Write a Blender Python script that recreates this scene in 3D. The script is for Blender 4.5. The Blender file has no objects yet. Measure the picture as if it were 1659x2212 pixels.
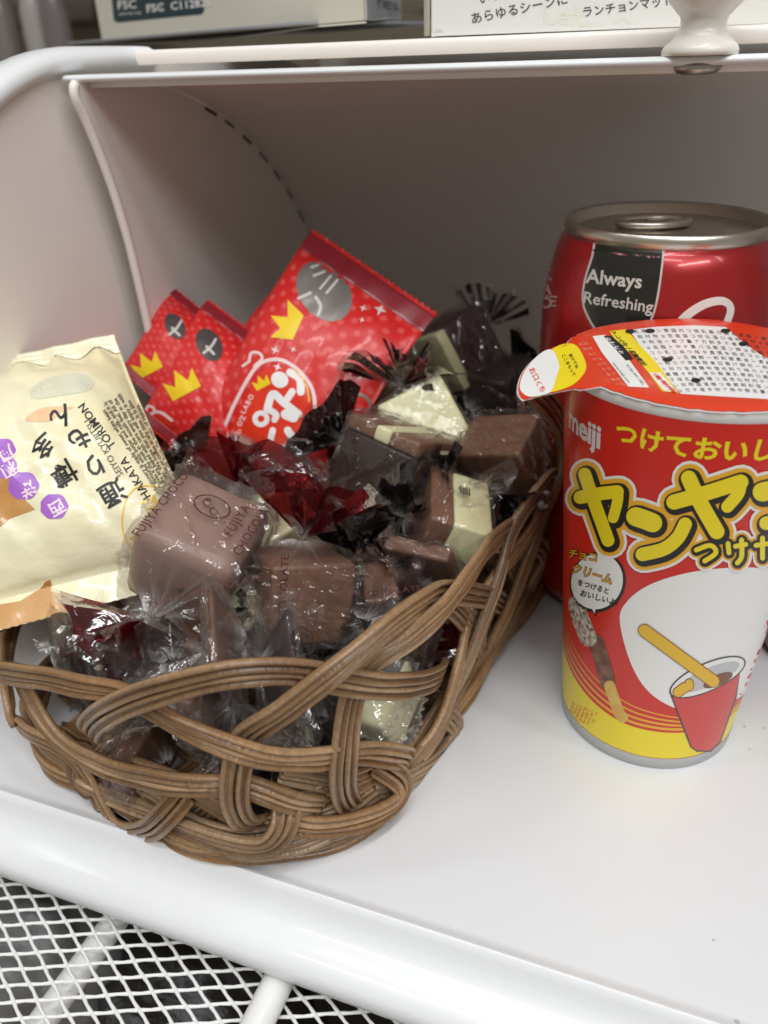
import bpy, bmesh, math, random
import numpy as np
from mathutils import Vector, Matrix, noise

# ------------------------------------------------------------------ camera, world, lights, exposure
S = 0.8                                   # authoring units -> metres
PITCH, YAW, ROLL = math.radians(29.47), math.radians(21.204), math.radians(-1.939)
CAMP = np.array([0.01996, -0.04656, 0.18880])
FPX, IW, IH = 1730.34, 1659.0, 2212.0     # focal length and photo size in the pixels used below
sc = bpy.context.scene
col = sc.collection
fwd = np.array([-math.sin(YAW)*math.cos(PITCH), math.cos(YAW)*math.cos(PITCH), -math.sin(PITCH)])
rgt = np.array([math.cos(YAW), math.sin(YAW), 0.0])
upv = np.cross(rgt, fwd)
_c, _s = math.cos(ROLL), math.sin(ROLL)
rgt, upv = _c*rgt + _s*upv, -_s*rgt + _c*upv

cd = bpy.data.cameras.new('camera'); cam = bpy.data.objects.new('camera', cd); col.objects.link(cam)
cd.sensor_fit = 'VERTICAL'; cd.sensor_height = 36.0; cd.lens = 36.0*FPX/IH
cd.clip_start = 0.005; cd.clip_end = 100
cam.matrix_world = Matrix(((rgt[0], upv[0], -fwd[0], CAMP[0]*S), (rgt[1], upv[1], -fwd[1], CAMP[1]*S),
                           (rgt[2], upv[2], -fwd[2], CAMP[2]*S), (0, 0, 0, 1)))
cd.dof.use_dof = True; cd.dof.focus_distance = 0.214*S; cd.dof.aperture_fstop = 15.0
sc.camera = cam

w = bpy.data.worlds.new('World'); sc.world = w; w.use_nodes = True
w.node_tree.nodes['Background'].inputs[0].default_value = (1.0, 0.90, 0.79, 1)
w.node_tree.nodes['Background'].inputs[1].default_value = 0.32

def area(name, loc, target, sx, sy, power, color):
    l = bpy.data.lights.new(name, 'AREA'); l.shape = 'RECTANGLE'; l.size = sx; l.size_y = sy
    l.energy = power; l.color = color
    o = bpy.data.objects.new(name, l); col.objects.link(o); o.location = loc
    o.rotation_euler = (Vector(target)-Vector(loc)).to_track_quat('-Z', 'Y').to_euler()
    return o
LAMPC = (0.97, 0.985, 1.0)
area('ceiling_lamp', (0.28, -0.08, 1.50), (0.0, 0.06, 0.0), 1.2, 0.08, 7.2, LAMPC)
area('added_glint_strip_second', (0.10, -0.50, 1.50), (0.0, 0.06, 0.0), 1.2, 0.08, 7.2, LAMPC)  # unseen strip light, added for more bright streaks on the film
area('ceiling_lamp_third', (0.85, -0.85, 1.20), (-0.10, 0.1, 0.06), 0.9, 0.08, 8.2, LAMPC)
area('added_glint_strip_fourth', (-0.70, -0.35, 1.50), (0.0, 0.06, 0.0), 0.08, 1.0, 3.0, LAMPC)  # added strip on the left, gives the wrappers more highlights
area('added_glint_strip_fifth', (0.00, -1.00, 1.45), (0.0, 0.06, 0.05), 1.2, 0.08, 6.8, LAMPC)  # extra front strip, put in to raise the chance of film glints
area('added_glint_strip_sixth', (0.95, -0.15, 1.30), (-0.05, 0.1, 0.04), 0.08, 0.9, 3.0, LAMPC)  # extra strip on the right, also added for glints on the wrappers

sc.view_settings.view_transform = 'Standard'; sc.view_settings.look = 'None'
sc.view_settings.exposure = -0.20; sc.view_settings.gamma = 1.0
sc.render.engine = 'CYCLES'
cy = sc.cycles
cy.use_denoising = True
cy.max_bounces = 10; cy.diffuse_bounces = 5; cy.glossy_bounces = 5; cy.transmission_bounces = 6
cy.transparent_max_bounces = 40; cy.sample_clamp_indirect = 6.0; cy.sample_clamp_direct = 0.0
cy.caustics_reflective = False; cy.caustics_refractive = False

# ------------------------------------------------------------------ pixel helpers (a pixel gives a direction; surfaces give the distance)
def ray(px, py):
    d = fwd*FPX + rgt*(px-IW/2) - upv*(py-IH/2)
    return d/np.linalg.norm(d)
def at(px, py, z=None, y=None, x=None):
    d = ray(px, py)
    if z is not None: t = (z-CAMP[2])/d[2]
    elif y is not None: t = (y-CAMP[1])/d[1]
    else: t = (x-CAMP[0])/d[0]
    return CAMP + t*d
def nrm(v):
    v = np.asarray(v, float); n = np.linalg.norm(v)
    return v/n if n > 0 else v
def catmull(pts, n=8, closed=False):
    P = [np.asarray(p, float) for p in pts]
    if len(P) < 3 and not closed:
        return [P[0]+(P[-1]-P[0])*k/n for k in range(n+1)]
    out = []; m = len(P)
    segs = m if closed else m-1
    for i in range(segs):
        if closed: p0, p1, p2, p3 = P[(i-1) % m], P[i], P[(i+1) % m], P[(i+2) % m]
        else: p0, p1, p2, p3 = P[max(i-1, 0)], P[i], P[i+1], P[min(i+2, m-1)]
        for k in range(n):
            t = k/n
            out.append(0.5*((2*p1)+(-p0+p2)*t+(2*p0-5*p1+4*p2-p3)*t*t+(-p0+3*p1-3*p2+p3)*t**3))
    if not closed: out.append(P[-1])
    return out

# ------------------------------------------------------------------ objects
def tag(o, label=None, cat=None, group=None, kind=None):
    if label: o['label'] = label
    if cat: o['category'] = cat
    if group: o['group'] = group
    if kind: o['kind'] = kind
    return o
LOC = {}
def thing(name, loc, label=None, cat=None, group=None):
    o = bpy.data.objects.new(name, None); col.objects.link(o)
    o.empty_display_size = 0.01
    o.location = [c*S for c in loc]; LOC[o] = np.asarray(loc, float)
    return tag(o, label, cat, group)
def origin_of(p):
    r = np.zeros(3)
    while p is not None:
        if p in LOC: r = r + LOC[p]
        p = p.parent
    return r
def mk(name, verts, faces, mat, parent=None, smooth=True, uvs=None, attr=None, flat_angle=None):
    """one mesh object; vertices are given in world authoring units"""
    o0 = origin_of(parent)
    V = (np.asarray(verts, float)-o0)*S
    me = bpy.data.meshes.new(name); me.from_pydata([tuple(v) for v in V], [], [tuple(f) for f in faces])
    mats = mat if isinstance(mat, (list, tuple)) else [mat]
    for m in mats: me.materials.append(m)
    if uvs is not None:
        uvl = me.uv_layers.new(name='UVMap')
        vi = np.zeros(len(me.loops), dtype=np.int32); me.loops.foreach_get('vertex_index', vi)
        U = np.asarray(uvs, float)[vi]
        uvl.data.foreach_set('uv', U.ravel())
    if attr is not None:
        for an, av in attr.items():
            a = me.attributes.new(an, 'FLOAT', 'POINT'); a.data.foreach_set('value', np.asarray(av, float))
    if smooth:
        me.polygons.foreach_set('use_smooth', [True]*len(me.polygons))
    me.validate(); me.update()
    if smooth and flat_angle:
        me.set_sharp_from_angle(angle=math.radians(flat_angle))
    o = bpy.data.objects.new(name, me); col.objects.link(o)
    if parent is not None: o.parent = parent
    return o
def join(parts):
    V, F, U, off = [], [], [], 0
    for p in parts:
        V += list(p[0]); F += [tuple(i+off for i in f) for f in p[1]]; off += len(p[0])
        if len(p) > 2: U += list(p[2])
    return (V, F, U) if U else (V, F)
def box(c, hx, hy, hz, ax=(1, 0, 0), ay=(0, 1, 0), az=(0, 0, 1), bev=0.0, seg=2):
    bm = bmesh.new(); bmesh.ops.create_cube(bm, size=2.0)
    for v in bm.verts: v.co = Vector((v.co.x*hx, v.co.y*hy, v.co.z*hz))
    if bev > 0:
        bmesh.ops.bevel(bm, geom=list(bm.edges), offset=bev, segments=seg, profile=0.6, affect='EDGES')
    bm.verts.index_update()
    ax, ay, az, c = nrm(ax), nrm(ay), nrm(az), np.asarray(c, float)
    V = [c+ax*v.co.x+ay*v.co.y+az*v.co.z for v in bm.verts]
    F = [[v.index for v in f.verts] for f in bm.faces]
    bm.free(); return V, F
def tube(pts, r, n=8, caps=True):
    P = [np.asarray(p, float) for p in pts]; V, F = [], []
    T0 = nrm(P[1]-P[0]); ref = np.array([0, 0, 1.0]) if abs(T0[2]) < .9 else np.array([1.0, 0, 0])
    u = nrm(np.cross(T0, ref))
    for i, p in enumerate(P):
        T = nrm(P[min(i+1, len(P)-1)]-P[max(i-1, 0)])
        u = nrm(u-T*np.dot(u, T)); v = np.cross(T, u)
        ri = r[i] if hasattr(r, '__len__') else r
        for k in range(n):
            a = 2*math.pi*k/n; V.append(p+u*math.cos(a)*ri+v*math.sin(a)*ri)
    for i in range(len(P)-1):
        for k in range(n):
            F.append((i*n+k, i*n+(k+1) % n, (i+1)*n+(k+1) % n, (i+1)*n+k))
    if caps:
        F.append(tuple(range(n))[::-1]); F.append(tuple((len(P)-1)*n+k for k in range(n)))
    return V, F
def lathe(c, prof, n=64, cap0=False, cap1=False):
    V, F = [], []
    for r, z in prof:
        for k in range(n):
            a = 2*math.pi*k/n; V.append((c[0]+r*math.cos(a), c[1]+r*math.sin(a), z))
    for i in range(len(prof)-1):
        for k in range(n):
            F.append((i*n+k, i*n+(k+1) % n, (i+1)*n+(k+1) % n, (i+1)*n+k))
    if cap0: F.append(tuple(range(n))[::-1])
    if cap1: F.append(tuple((len(prof)-1)*n+k for k in range(n)))
    return V, F
def extrude_x(prof, x0, x1, closed=True, nx=1):
    n = len(prof); V, F = [], []
    for i in range(nx+1):
        x = x0+(x1-x0)*i/nx
        V += [(x, p[0], p[1]) for p in prof]
    for i in range(nx):
        for k in range(n if closed else n-1):
            a, b = i*n+k, i*n+(k+1) % n
            F.append((a, a+n, b+n, b))
    if closed:
        F.append(tuple(range(n))); F.append(tuple(nx*n+k for k in range(n))[::-1])
    return V, F

# ------------------------------------------------------------------ materials
MATS = {}
def lin(c):
    return tuple((x/12.92 if x <= .04045 else ((x+.055)/1.055)**2.4) for x in c)
def hexc(h): return lin(tuple(int(h[i:i+2], 16)/255 for i in (0, 2, 4)))
def pm(name, color, rough=.5, metal=0.0, coat=0.0, bump=None, var=None, spec=.5, trans=0.0, sss=0.0):
    if name in MATS: return MATS[name]
    m = bpy.data.materials.new(name); m.use_nodes = True; nt = m.node_tree
    b = nt.nodes['Principled BSDF']
    c = hexc(color) if isinstance(color, str) else color
    b.inputs['Base Color'].default_value = (*c, 1); b.inputs['Roughness'].default_value = rough
    b.inputs['Metallic'].default_value = metal; b.inputs['Coat Weight'].default_value = coat
    b.inputs['Coat Roughness'].default_value = .08; b.inputs['Specular IOR Level'].default_value = spec
    b.inputs['Transmission Weight'].default_value = trans
    if sss: b.inputs['Subsurface Weight'].default_value = sss; b.inputs['Subsurface Radius'].default_value = (.004, .003, .002)
    tc = nt.nodes.new('ShaderNodeTexCoord')
    if bump:
        n = nt.nodes.new('ShaderNodeTexNoise'); n.inputs['Scale'].default_value = bump[0]; n.inputs['Detail'].default_value = 5
        nt.links.new(tc.outputs['Object'], n.inputs['Vector'])
        bn = nt.nodes.new('ShaderNodeBump'); bn.inputs['Strength'].default_value = bump[1]; bn.inputs['Distance'].default_value = bump[2] if len(bump) > 2 else .001
        nt.links.new(n.outputs['Fac'], bn.inputs['Height']); nt.links.new(bn.outputs['Normal'], b.inputs['Normal'])
    if var:
        n = nt.nodes.new('ShaderNodeTexNoise'); n.inputs['Scale'].default_value = var[0]; n.inputs['Detail'].default_value = 6
        nt.links.new(tc.outputs['Object'], n.inputs['Vector'])
        mx = nt.nodes.new('ShaderNodeMix'); mx.data_type = 'RGBA'
        c2 = hexc(var[1]) if isinstance(var[1], str) else var[1]
        mx.inputs['A'].default_value = (*c, 1); mx.inputs['B'].default_value = (*c2, 1)
        rp = nt.nodes.new('ShaderNodeMapRange'); rp.inputs['From Min'].default_value = .4; rp.inputs['From Max'].default_value = .65
        nt.links.new(n.outputs['Fac'], rp.inputs['Value']); nt.links.new(rp.outputs['Result'], mx.inputs['Factor'])
        nt.links.new(mx.outputs['Result'], b.inputs['Base Color'])
    MATS[name] = m; return m

ENAMEL = pm('white_enamel', (.750, .768, .785), .34, coat=.25, bump=(420, .06, .0005), var=(9, (.732, .748, .762)))
ENAMEL2 = pm('white_enamel_lid', (.81, .77, .73), .38, coat=.2, bump=(380, .05, .0005))
def speckle(m, dark, scale=130, thr=.085):
    nt = m.node_tree; N = nt.nodes; L = nt.links; b = N['Principled BSDF']
    src = b.inputs['Base Color'].links[0].from_socket; tc = N.new('ShaderNodeTexCoord')
    vo = N.new('ShaderNodeTexVoronoi'); vo.inputs['Scale'].default_value = scale; vo.inputs['Randomness'].default_value = 1.0; L.new(tc.outputs['Object'], vo.inputs['Vector'])
    ns = N.new('ShaderNodeTexNoise'); ns.inputs['Scale'].default_value = 14; L.new(tc.outputs['Object'], ns.inputs['Vector'])
    mr = N.new('ShaderNodeMapRange'); mr.inputs['From Min'].default_value = .52; mr.inputs['From Max'].default_value = .68; mr.inputs['To Max'].default_value = thr; L.new(ns.outputs['Fac'], mr.inputs['Value'])
    lt = N.new('ShaderNodeMath'); lt.operation = 'LESS_THAN'; L.new(vo.outputs['Distance'], lt.inputs[0]); L.new(mr.outputs[0], lt.inputs[1])
    ml = N.new('ShaderNodeMath'); ml.operation = 'MULTIPLY'; ml.inputs[1].default_value = .55; L.new(lt.outputs[0], ml.inputs[0])
    mx = N.new('ShaderNodeMix'); mx.data_type = 'RGBA'; L.new(ml.outputs[0], mx.inputs['Factor']); L.new(src, mx.inputs['A']); mx.inputs['B'].default_value = (*dark, 1); L.new(mx.outputs['Result'], b.inputs['Base Color'])
    sc_ = N.new('ShaderNodeTexNoise'); sc_.inputs['Scale'].default_value = 22; sc_.inputs['Detail'].default_value = 8; L.new(tc.outputs['Object'], sc_.inputs['Vector'])
    mr2 = N.new('ShaderNodeMapRange'); mr2.inputs['To Min'].default_value = .26; mr2.inputs['To Max'].default_value = .46; L.new(sc_.outputs['Fac'], mr2.inputs['Value']); L.new(mr2.outputs[0], b.inputs['Roughness'])
speckle(ENAMEL, (.25, .23, .21))
WIRE = pm('white_coated_wire', (.80, .80, .79), .35, coat=.2)
SLOT_SHADE = pm('slot_shade', (.02, .018, .017), .8)
STEEL = pm('steel', (.45, .43, .40), .32, metal=1.0)
KNOBM = pm('white_knob', (.72, .69, .63), .3, coat=.3)

def film(name, tint, opac, body=None, haze=True, rough=.10, gloss=.16, bscale=260, bstr=.5, stripe=None):
    """thin plastic film: transparent, with a glossy skin, partly opaque ink and white haze where it is crushed"""
    if name in MATS: return MATS[name]
    m = bpy.data.materials.new(name); m.use_nodes = True; nt = m.node_tree; N = nt.nodes; L = nt.links
    N.remove(N['Principled BSDF']); out = N['Material Output']
    tc = N.new('ShaderNodeTexCoord')
    n1 = N.new('ShaderNodeTexNoise'); n1.inputs['Scale'].default_value = bscale; n1.inputs['Detail'].default_value = 3; n1.inputs['Distortion'].default_value = 1.2
    n2 = N.new('ShaderNodeTexVoronoi'); n2.inputs['Scale'].default_value = bscale*.6
    L.new(tc.outputs['Object'], n1.inputs['Vector']); L.new(tc.outputs['Object'], n2.inputs['Vector'])
    ad = N.new('ShaderNodeMath'); ad.operation = 'ADD'; L.new(n1.outputs['Fac'], ad.inputs[0]); L.new(n2.outputs['Distance'], ad.inputs[1])
    bp = N.new('ShaderNodeBump'); bp.inputs['Strength'].default_value = bstr; bp.inputs['Distance'].default_value = .0016
    L.new(ad.outputs[0], bp.inputs['Height'])
    tr = N.new('ShaderNodeBsdfTransparent'); tr.inputs[0].default_value = (*tint, 1)
    df = N.new('ShaderNodeBsdfDiffuse'); df.inputs[0].default_value = (*(body or tint), 1)
    tl = N.new('ShaderNodeBsdfTranslucent'); tl.inputs[0].default_value = (*(body or tint), 1)
    md = N.new('ShaderNodeMixShader'); md.inputs[0].default_value = .4; L.new(df.outputs[0], md.inputs[1]); L.new(tl.outputs[0], md.inputs[2])
    m1 = N.new('ShaderNodeMixShader'); L.new(tr.outputs[0], m1.inputs[1]); L.new(md.outputs[0], m1.inputs[2])
    m1.inputs[0].default_value = opac
    last = m1
    if stripe:
        cl = N.new('ShaderNodeBsdfTransparent'); cl.inputs[0].default_value = (.93, .93, .93, 1)
        uv = N.new('ShaderNodeUVMap'); sp = N.new('ShaderNodeSeparateXYZ'); L.new(uv.outputs[0], sp.inputs[0])
        mu = N.new('ShaderNodeMath'); mu.operation = 'MULTIPLY'; mu.inputs[1].default_value = stripe; L.new(sp.outputs['X'], mu.inputs[0])
        fr = N.new('ShaderNodeMath'); fr.operation = 'FRACT'; L.new(mu.outputs[0], fr.inputs[0])
        gt = N.new('ShaderNodeMath'); gt.operation = 'GREATER_THAN'; gt.inputs[1].default_value = .45; L.new(fr.outputs[0], gt.inputs[0])
        ms = N.new('ShaderNodeMixShader'); L.new(gt.outputs[0], ms.inputs[0]); L.new(cl.outputs[0], ms.inputs[1]); L.new(m1.outputs[0], ms.inputs[2])
        last = ms
    if haze:
        at_ = N.new('ShaderNodeAttribute'); at_.attribute_name = 'haze'
        wh = N.new('ShaderNodeBsdfDiffuse'); wh.inputs[0].default_value = (.86, .85, .84, 1)
        wt = N.new('ShaderNodeBsdfTranslucent'); wt.inputs[0].default_value = (.86, .85, .84, 1)
        mw = N.new('ShaderNodeMixShader'); L.new(wh.outputs[0], mw.inputs[1]); L.new(wt.outputs[0], mw.inputs[2])
        mh = N.new('ShaderNodeMixShader'); L.new(at_.outputs['Fac'], mh.inputs[0]); L.new(last.outputs[0], mh.inputs[1]); L.new(mw.outputs[0], mh.inputs[2])
        last = mh
    gl = N.new('ShaderNodeBsdfAnisotropic') if hasattr(bpy.types, 'ShaderNodeBsdfAnisotropic') else N.new('ShaderNodeBsdfGlossy')
    gl.inputs['Roughness'].default_value = rough; gl.inputs['Color'].default_value = (1, 1, 1, 1)
    L.new(bp.outputs[0], gl.inputs['Normal'])
    lw = N.new('ShaderNodeLayerWeight'); lw.inputs[0].default_value = .25; L.new(bp.outputs[0], lw.inputs['Normal'])
    mr = N.new('ShaderNodeMapRange'); mr.inputs['To Min'].default_value = gloss*.35; mr.inputs['To Max'].default_value = min(1, gloss*3.2)
    L.new(lw.outputs['Fresnel'], mr.inputs['Value'])
    mg = N.new('ShaderNodeMixShader'); L.new(mr.outputs[0], mg.inputs[0]); L.new(last.outputs[0], mg.inputs[1]); L.new(gl.outputs[0], mg.inputs[2])
    L.new(mg.outputs[0], out.inputs['Surface'])
    MATS[name] = m; return m
CLEAR = film('clear_film', (.975, .972, .968), .012, (.8, .79, .78), rough=.04, gloss=.13, bstr=.25)
MAROON = film('maroon_film', (.46, .05, .055), .52, (.105, .008, .012), rough=.09, gloss=.17, bscale=170, bstr=.2)
BLACKF = film('black_film', (.10, .085, .085), .72, (.010, .008, .008), rough=.09, gloss=.17, bscale=170, bstr=.2)
STRIPEF = film('striped_black_film', (.10, .085, .085), .8, (.010, .008, .008), rough=.12, stripe=9.0)

def choc(name, c1, c2=None, rough=.42):
    return pm(name, c1, rough, bump=(300, .12, .0008), var=(60, c2 or c1), coat=.1)
MILK = choc('milk_chocolate', (.175, .082, .048), (.14, .062, .036))
PINKMILK = choc('pale_milk_chocolate', (.30, .175, .135), (.25, .135, .10))
DARK = choc('dark_chocolate', (.032, .017, .014), (.022, .012, .010))
WHITE = choc('white_chocolate', (.72, .70, .42), (.68, .65, .37))
PRINTM = pm('maroon_print', (.075, .012, .014), .5)
PRINTB = pm('black_print', (.012, .011, .011), .5)
PRINTD = pm('dark_grey_print', (.05, .048, .046), .5)

# ------------------------------------------------------------------ flat print: 2-D shapes laid on a surface
def sub2d(V, F, L):
    bm = bmesh.new(); vs = [bm.verts.new((v[0], v[1], 0)) for v in V]
    for f in F:
        try: bm.faces.new([vs[i] for i in f])
        except ValueError: pass
    bm.normal_update(); bmesh.ops.triangulate(bm, faces=list(bm.faces))
    if L:
        for _ in range(6):
            ed = [e for e in bm.edges if e.calc_length() > L]
            if not ed: break
            bmesh.ops.subdivide_edges(bm, edges=ed, cuts=1)
            bmesh.ops.triangulate(bm, faces=[f for f in bm.faces if len(f.verts) > 3])
    bm.verts.index_update()
    R = ([(v.co.x, v.co.y) for v in bm.verts], [[v.index for v in f.verts] for f in bm.faces])
    bm.free(); return R
def poly(pts, smooth=0):
    P = catmull(pts, smooth, True) if smooth else pts
    P = [(p[0], p[1]) for p in P]
    return P, [tuple(range(len(P)))]
def ell(cx, cy, rx, ry, rot=0, n=40):
    c, s = math.cos(math.radians(rot)), math.sin(math.radians(rot))
    return poly([(cx+rx*math.cos(a)*c-ry*math.sin(a)*s, cy+rx*math.cos(a)*s+ry*math.sin(a)*c) for a in [2*math.pi*k/n for k in range(n)]])
def stroke(pts, wd, n=6, closed=False, sm=True):
    P = catmull(pts, n, closed) if sm else [np.asarray(p, float) for p in pts]
    P = [np.asarray(p[:2], float) for p in P]; m = len(P); left, right = [], []
    for i, p in enumerate(P):
        if closed: T = nrm(P[(i+1) % m]-P[i-1])
        else: T = nrm(P[min(i+1, m-1)]-P[max(i-1, 0)])
        nn = np.array([-T[1], T[0]]); ww = (wd[0]+(wd[1]-wd[0])*i/(m-1) if isinstance(wd, tuple) else wd)/2
        left.append(p+nn*ww); right.append(p-nn*ww)
    V, F = [], []
    for a, b in zip(left, right): V += [tuple(a), tuple(a*.5+b*.5), tuple(b)]
    for i in range(m if closed else m-1):
        j = (i+1) % m
        F += [(3*i, 3*i+1, 3*j+1, 3*j), (3*i+1, 3*i+2, 3*j+2, 3*j+1)]
    if not closed:
        for e, i in ((-1, 0), (1, m-1)):
            T = nrm(P[i]-P[i-1]) if e > 0 else nrm(P[0]-P[1])
            nn = np.array([-T[1], T[0]]); ww = (wd[1 if e > 0 else 0] if isinstance(wd, tuple) else wd)/2
            b0 = len(V); V.append(tuple(P[i]))
            for k in range(9):
                a = -math.pi/2+math.pi*k/8; V.append(tuple(P[i]+T*math.cos(a)*ww+nn*math.sin(a)*ww))
            for k in range(8): F.append((b0, b0+1+k, b0+2+k))
    return V, F
_tcache = {}
def text2d(body, bold=0.0, align='LEFT', spacing=1.0, line=1.0):
    key = (body, bold, align, spacing, line)
    if key in _tcache: return _tcache[key]
    cu = bpy.data.curves.new('t', 'FONT'); cu.body = body; cu.size = 1.0; cu.offset = bold; cu.resolution_u = 2
    cu.align_x = align; cu.space_character = spacing; cu.space_line = line
    ob = bpy.data.objects.new('t', cu); col.objects.link(ob)
    dg = bpy.context.evaluated_depsgraph_get(); dg.update()
    me = bpy.data.meshes.new_from_object(ob.evaluated_get(dg))
    V = [(v.co.x, v.co.y) for v in me.vertices]; F = [tuple(p.vertices) for p in me.polygons]
    bpy.data.objects.remove(ob); bpy.data.curves.remove(cu); bpy.data.meshes.remove(me)
    _tcache[key] = (V, F); return V, F
def text_px(body, x, y, size, ang=0, bold=0.0, up=None, align='LEFT', spacing=1.0, line=1.0):
    """text in pixel space: ang = reading direction in degrees clockwise in the picture"""
    V, F = text2d(body, bold, align, spacing, line)
    a = math.radians(ang); r = (math.cos(a)*size, math.sin(a)*size)
    u = up or (math.sin(a)*size, -math.cos(a)*size)
    return [(x+v[0]*r[0]+v[1]*u[0], y+v[0]*r[1]+v[1]*u[1]) for v in V], F
def decal(name, shapes, hit, eps, mat, parent, L=14, step=6e-6):
    """shapes: list of (V,F) in the 2-D space understood by hit(x,y) -> (point, normal)"""
    VV, FF = [], []
    for k, (V, F) in enumerate(shapes):
        if not V: continue
        V, F = sub2d(V, F, L); off = len(VV)
        for x, y in V:
            p, n = hit(x, y); VV.append(p+n*(eps+k*step))
        # face the print outwards
        for f in F:
            a, b, c = (VV[off+i] for i in f[:3]); nn = np.cross(b-a, c-a)
            _, n = hit(*V[f[0]])
            FF.append(tuple(off+i for i in (f if np.dot(nn, n) >= 0 else f[::-1])))
    return mk(name, VV, FF, mat, parent, smooth=False)

class Rev:
    """surface of revolution about a vertical axis, profile [(r,z)...] from the bottom up"""
    def __init__(s, c, prof): s.c = np.array(c, float); s.z = [p[1] for p in prof]; s.r = [p[0] for p in prof]
    def R(s, z): return float(np.interp(z, s.z, s.r))
    def pt(s, th, z):
        r = s.R(z); dr = (s.R(z+.0005)-s.R(z-.0005))/.001
        n = nrm((math.cos(th), math.sin(th), -dr))
        return np.array([s.c[0]+r*math.cos(th), s.c[1]+r*math.sin(th), z]), n
    def f(s, P): return math.hypot(P[0]-s.c[0], P[1]-s.c[1])-s.R(P[2])
    def hit(s, px, py):
        d = ray(px, py); lo, hi = .10, .42
        for it in range(4):
            ts = np.linspace(lo, hi, 60 if it == 0 else 16); X = CAMP+np.outer(ts, d)
            v = np.hypot(X[:, 0]-s.c[0], X[:, 1]-s.c[1])-np.interp(X[:, 2], s.z, s.r)
            k = int(np.argmax(v < 0))
            if v[k] >= 0:
                k = int(np.argmin(v)); lo = hi = ts[k]; break
            lo, hi = ts[max(k-1, 0)], ts[k]
        P = CAMP+d*((lo+hi)/2); th = math.atan2(P[1]-s.c[1], P[0]-s.c[0])
        return s.pt(th, P[2])
    def surf(s, th0, z0, slope=0.0):
        def h(x, y):
            c, sn = math.cos(slope), math.sin(slope)
            X, Y = x*c-y*sn, x*sn+y*c
            return s.pt(th0+X/s.R(z0), z0+Y)
        return h
    def ang(s, px, py):
        P, n = s.hit(px, py); return math.atan2(P[1]-s.c[1], P[0]-s.c[0]), P[2]
def stext(body, size, bold=0.0, align='LEFT', spacing=1.0, line=1.0):
    V, F = text2d(body, bold, align, spacing, line); return [(v[0]*size, v[1]*size) for v in V], F
def plane_hit(P0, n):
    n = nrm(n); P0 = np.asarray(P0, float)
    def h(px, py):
        d = ray(px, py); t = np.dot(P0-CAMP, n)/np.dot(d, n); return CAMP+d*t, (n if np.dot(n, d) < 0 else -n)
    return h

# ================================================================== the bread bin
XL, XR, YC, RL = -0.185, 0.262, 0.21, 0.1850
binr = thing('bread_bin', (0.04, 0.24, -0.024), 'white enamelled roll-top bread bin standing open with its lid swung up', 'bread bin')
# floor tray with its rolled front lip
lip = [(0.0556, -0.0178), (0.0549, -0.0150), (0.0550, -0.0124), (0.0558, -0.0108), (0.0574, -0.0094), (0.0600, -0.0080), (0.0628, -0.0068),
       (0.0652, -0.0052), (0.0668, -0.0030), (0.0679, -0.0006), (0.0686, 0.0008), (0.0694, 0.0013),
       (0.0703, 0.0010), (0.0712, 0.0003), (0.073, 0.0)]
prof = [(0.063, -0.0220), (0.0580, -0.0203)] + lip + [(0.41, 0.0), (0.414, -0.004), (0.414, -0.021), (0.40, -0.0225), (0.08, -0.0225)]
V, F = extrude_x([(p[0], p[1]) for p in prof], XL-0.004, XR+0.004, True, 1)
mk('floor_tray', V, F, ENAMEL, binr, flat_angle=50)
# side panels: flat sheet with a curved front edge and a broad rolled rim
def side_curve(n=40):
    out = []
    for k in range(n+1):
        a = math.pi/2+math.pi/2*k/n
        out.append((YC+0.1420*math.cos(a), 0.1910*math.sin(a)))
    return out
for x0 in (XL, XR):
    sg = 1 if x0 == XL else -1
    arc = side_curve()
    outl = [(0.40, 0.0)] + [(0.40, 0.17), (0.385, 0.186), (0.36, 0.1910)] + arc
    V, F = extrude_x(outl, x0-0.0012, x0+0.0012, True, 1)
    mk('side_panel', V, F, ENAMEL2, binr, flat_angle=40)
    # rim: rounded band along the arc
    cr = [(0.0, 0.0045), (0.0035, 0.0042), (0.006, 0.0028), (0.007, 0.0005), (0.006, -0.0018), (0.0045, -0.0024), (0.0035, -0.0036), (0.0, -0.0042), (-0.0035, -0.0036), (-0.007, -0.001), (-0.0065, 0.0025), (-0.0035, 0.0042)]
    V, F = [], []; pts = [(0.250, 0.1910), (0.230, 0.1911)]+arc
    for i, (yy, zz) in enumerate(pts):
        j0, j1 = max(i-1, 0), min(i+1, len(pts)-1)
        T = nrm((pts[j1][0]-pts[j0][0], pts[j1][1]-pts[j0][1])); nn = (T[1], -T[0])
        if nn[1]*zz+nn[0]*(yy-YC) < 0: nn = (-nn[0], -nn[1])
        for cx, cn in cr: V.append((x0-sg*0.003+sg*cx*1.15, yy+nn[0]*cn*1.05, zz+nn[1]*cn*1.05))
    m = len(cr)
    for i in range(len(pts)-1):
        for k in range(m): F.append((i*m+k, i*m+(k+1) % m, (i+1)*m+(k+1) % m, (i+1)*m+k))
    F.append(tuple(range(m)))
    mk('rim', V, F, ENAMEL, binr)
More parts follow.
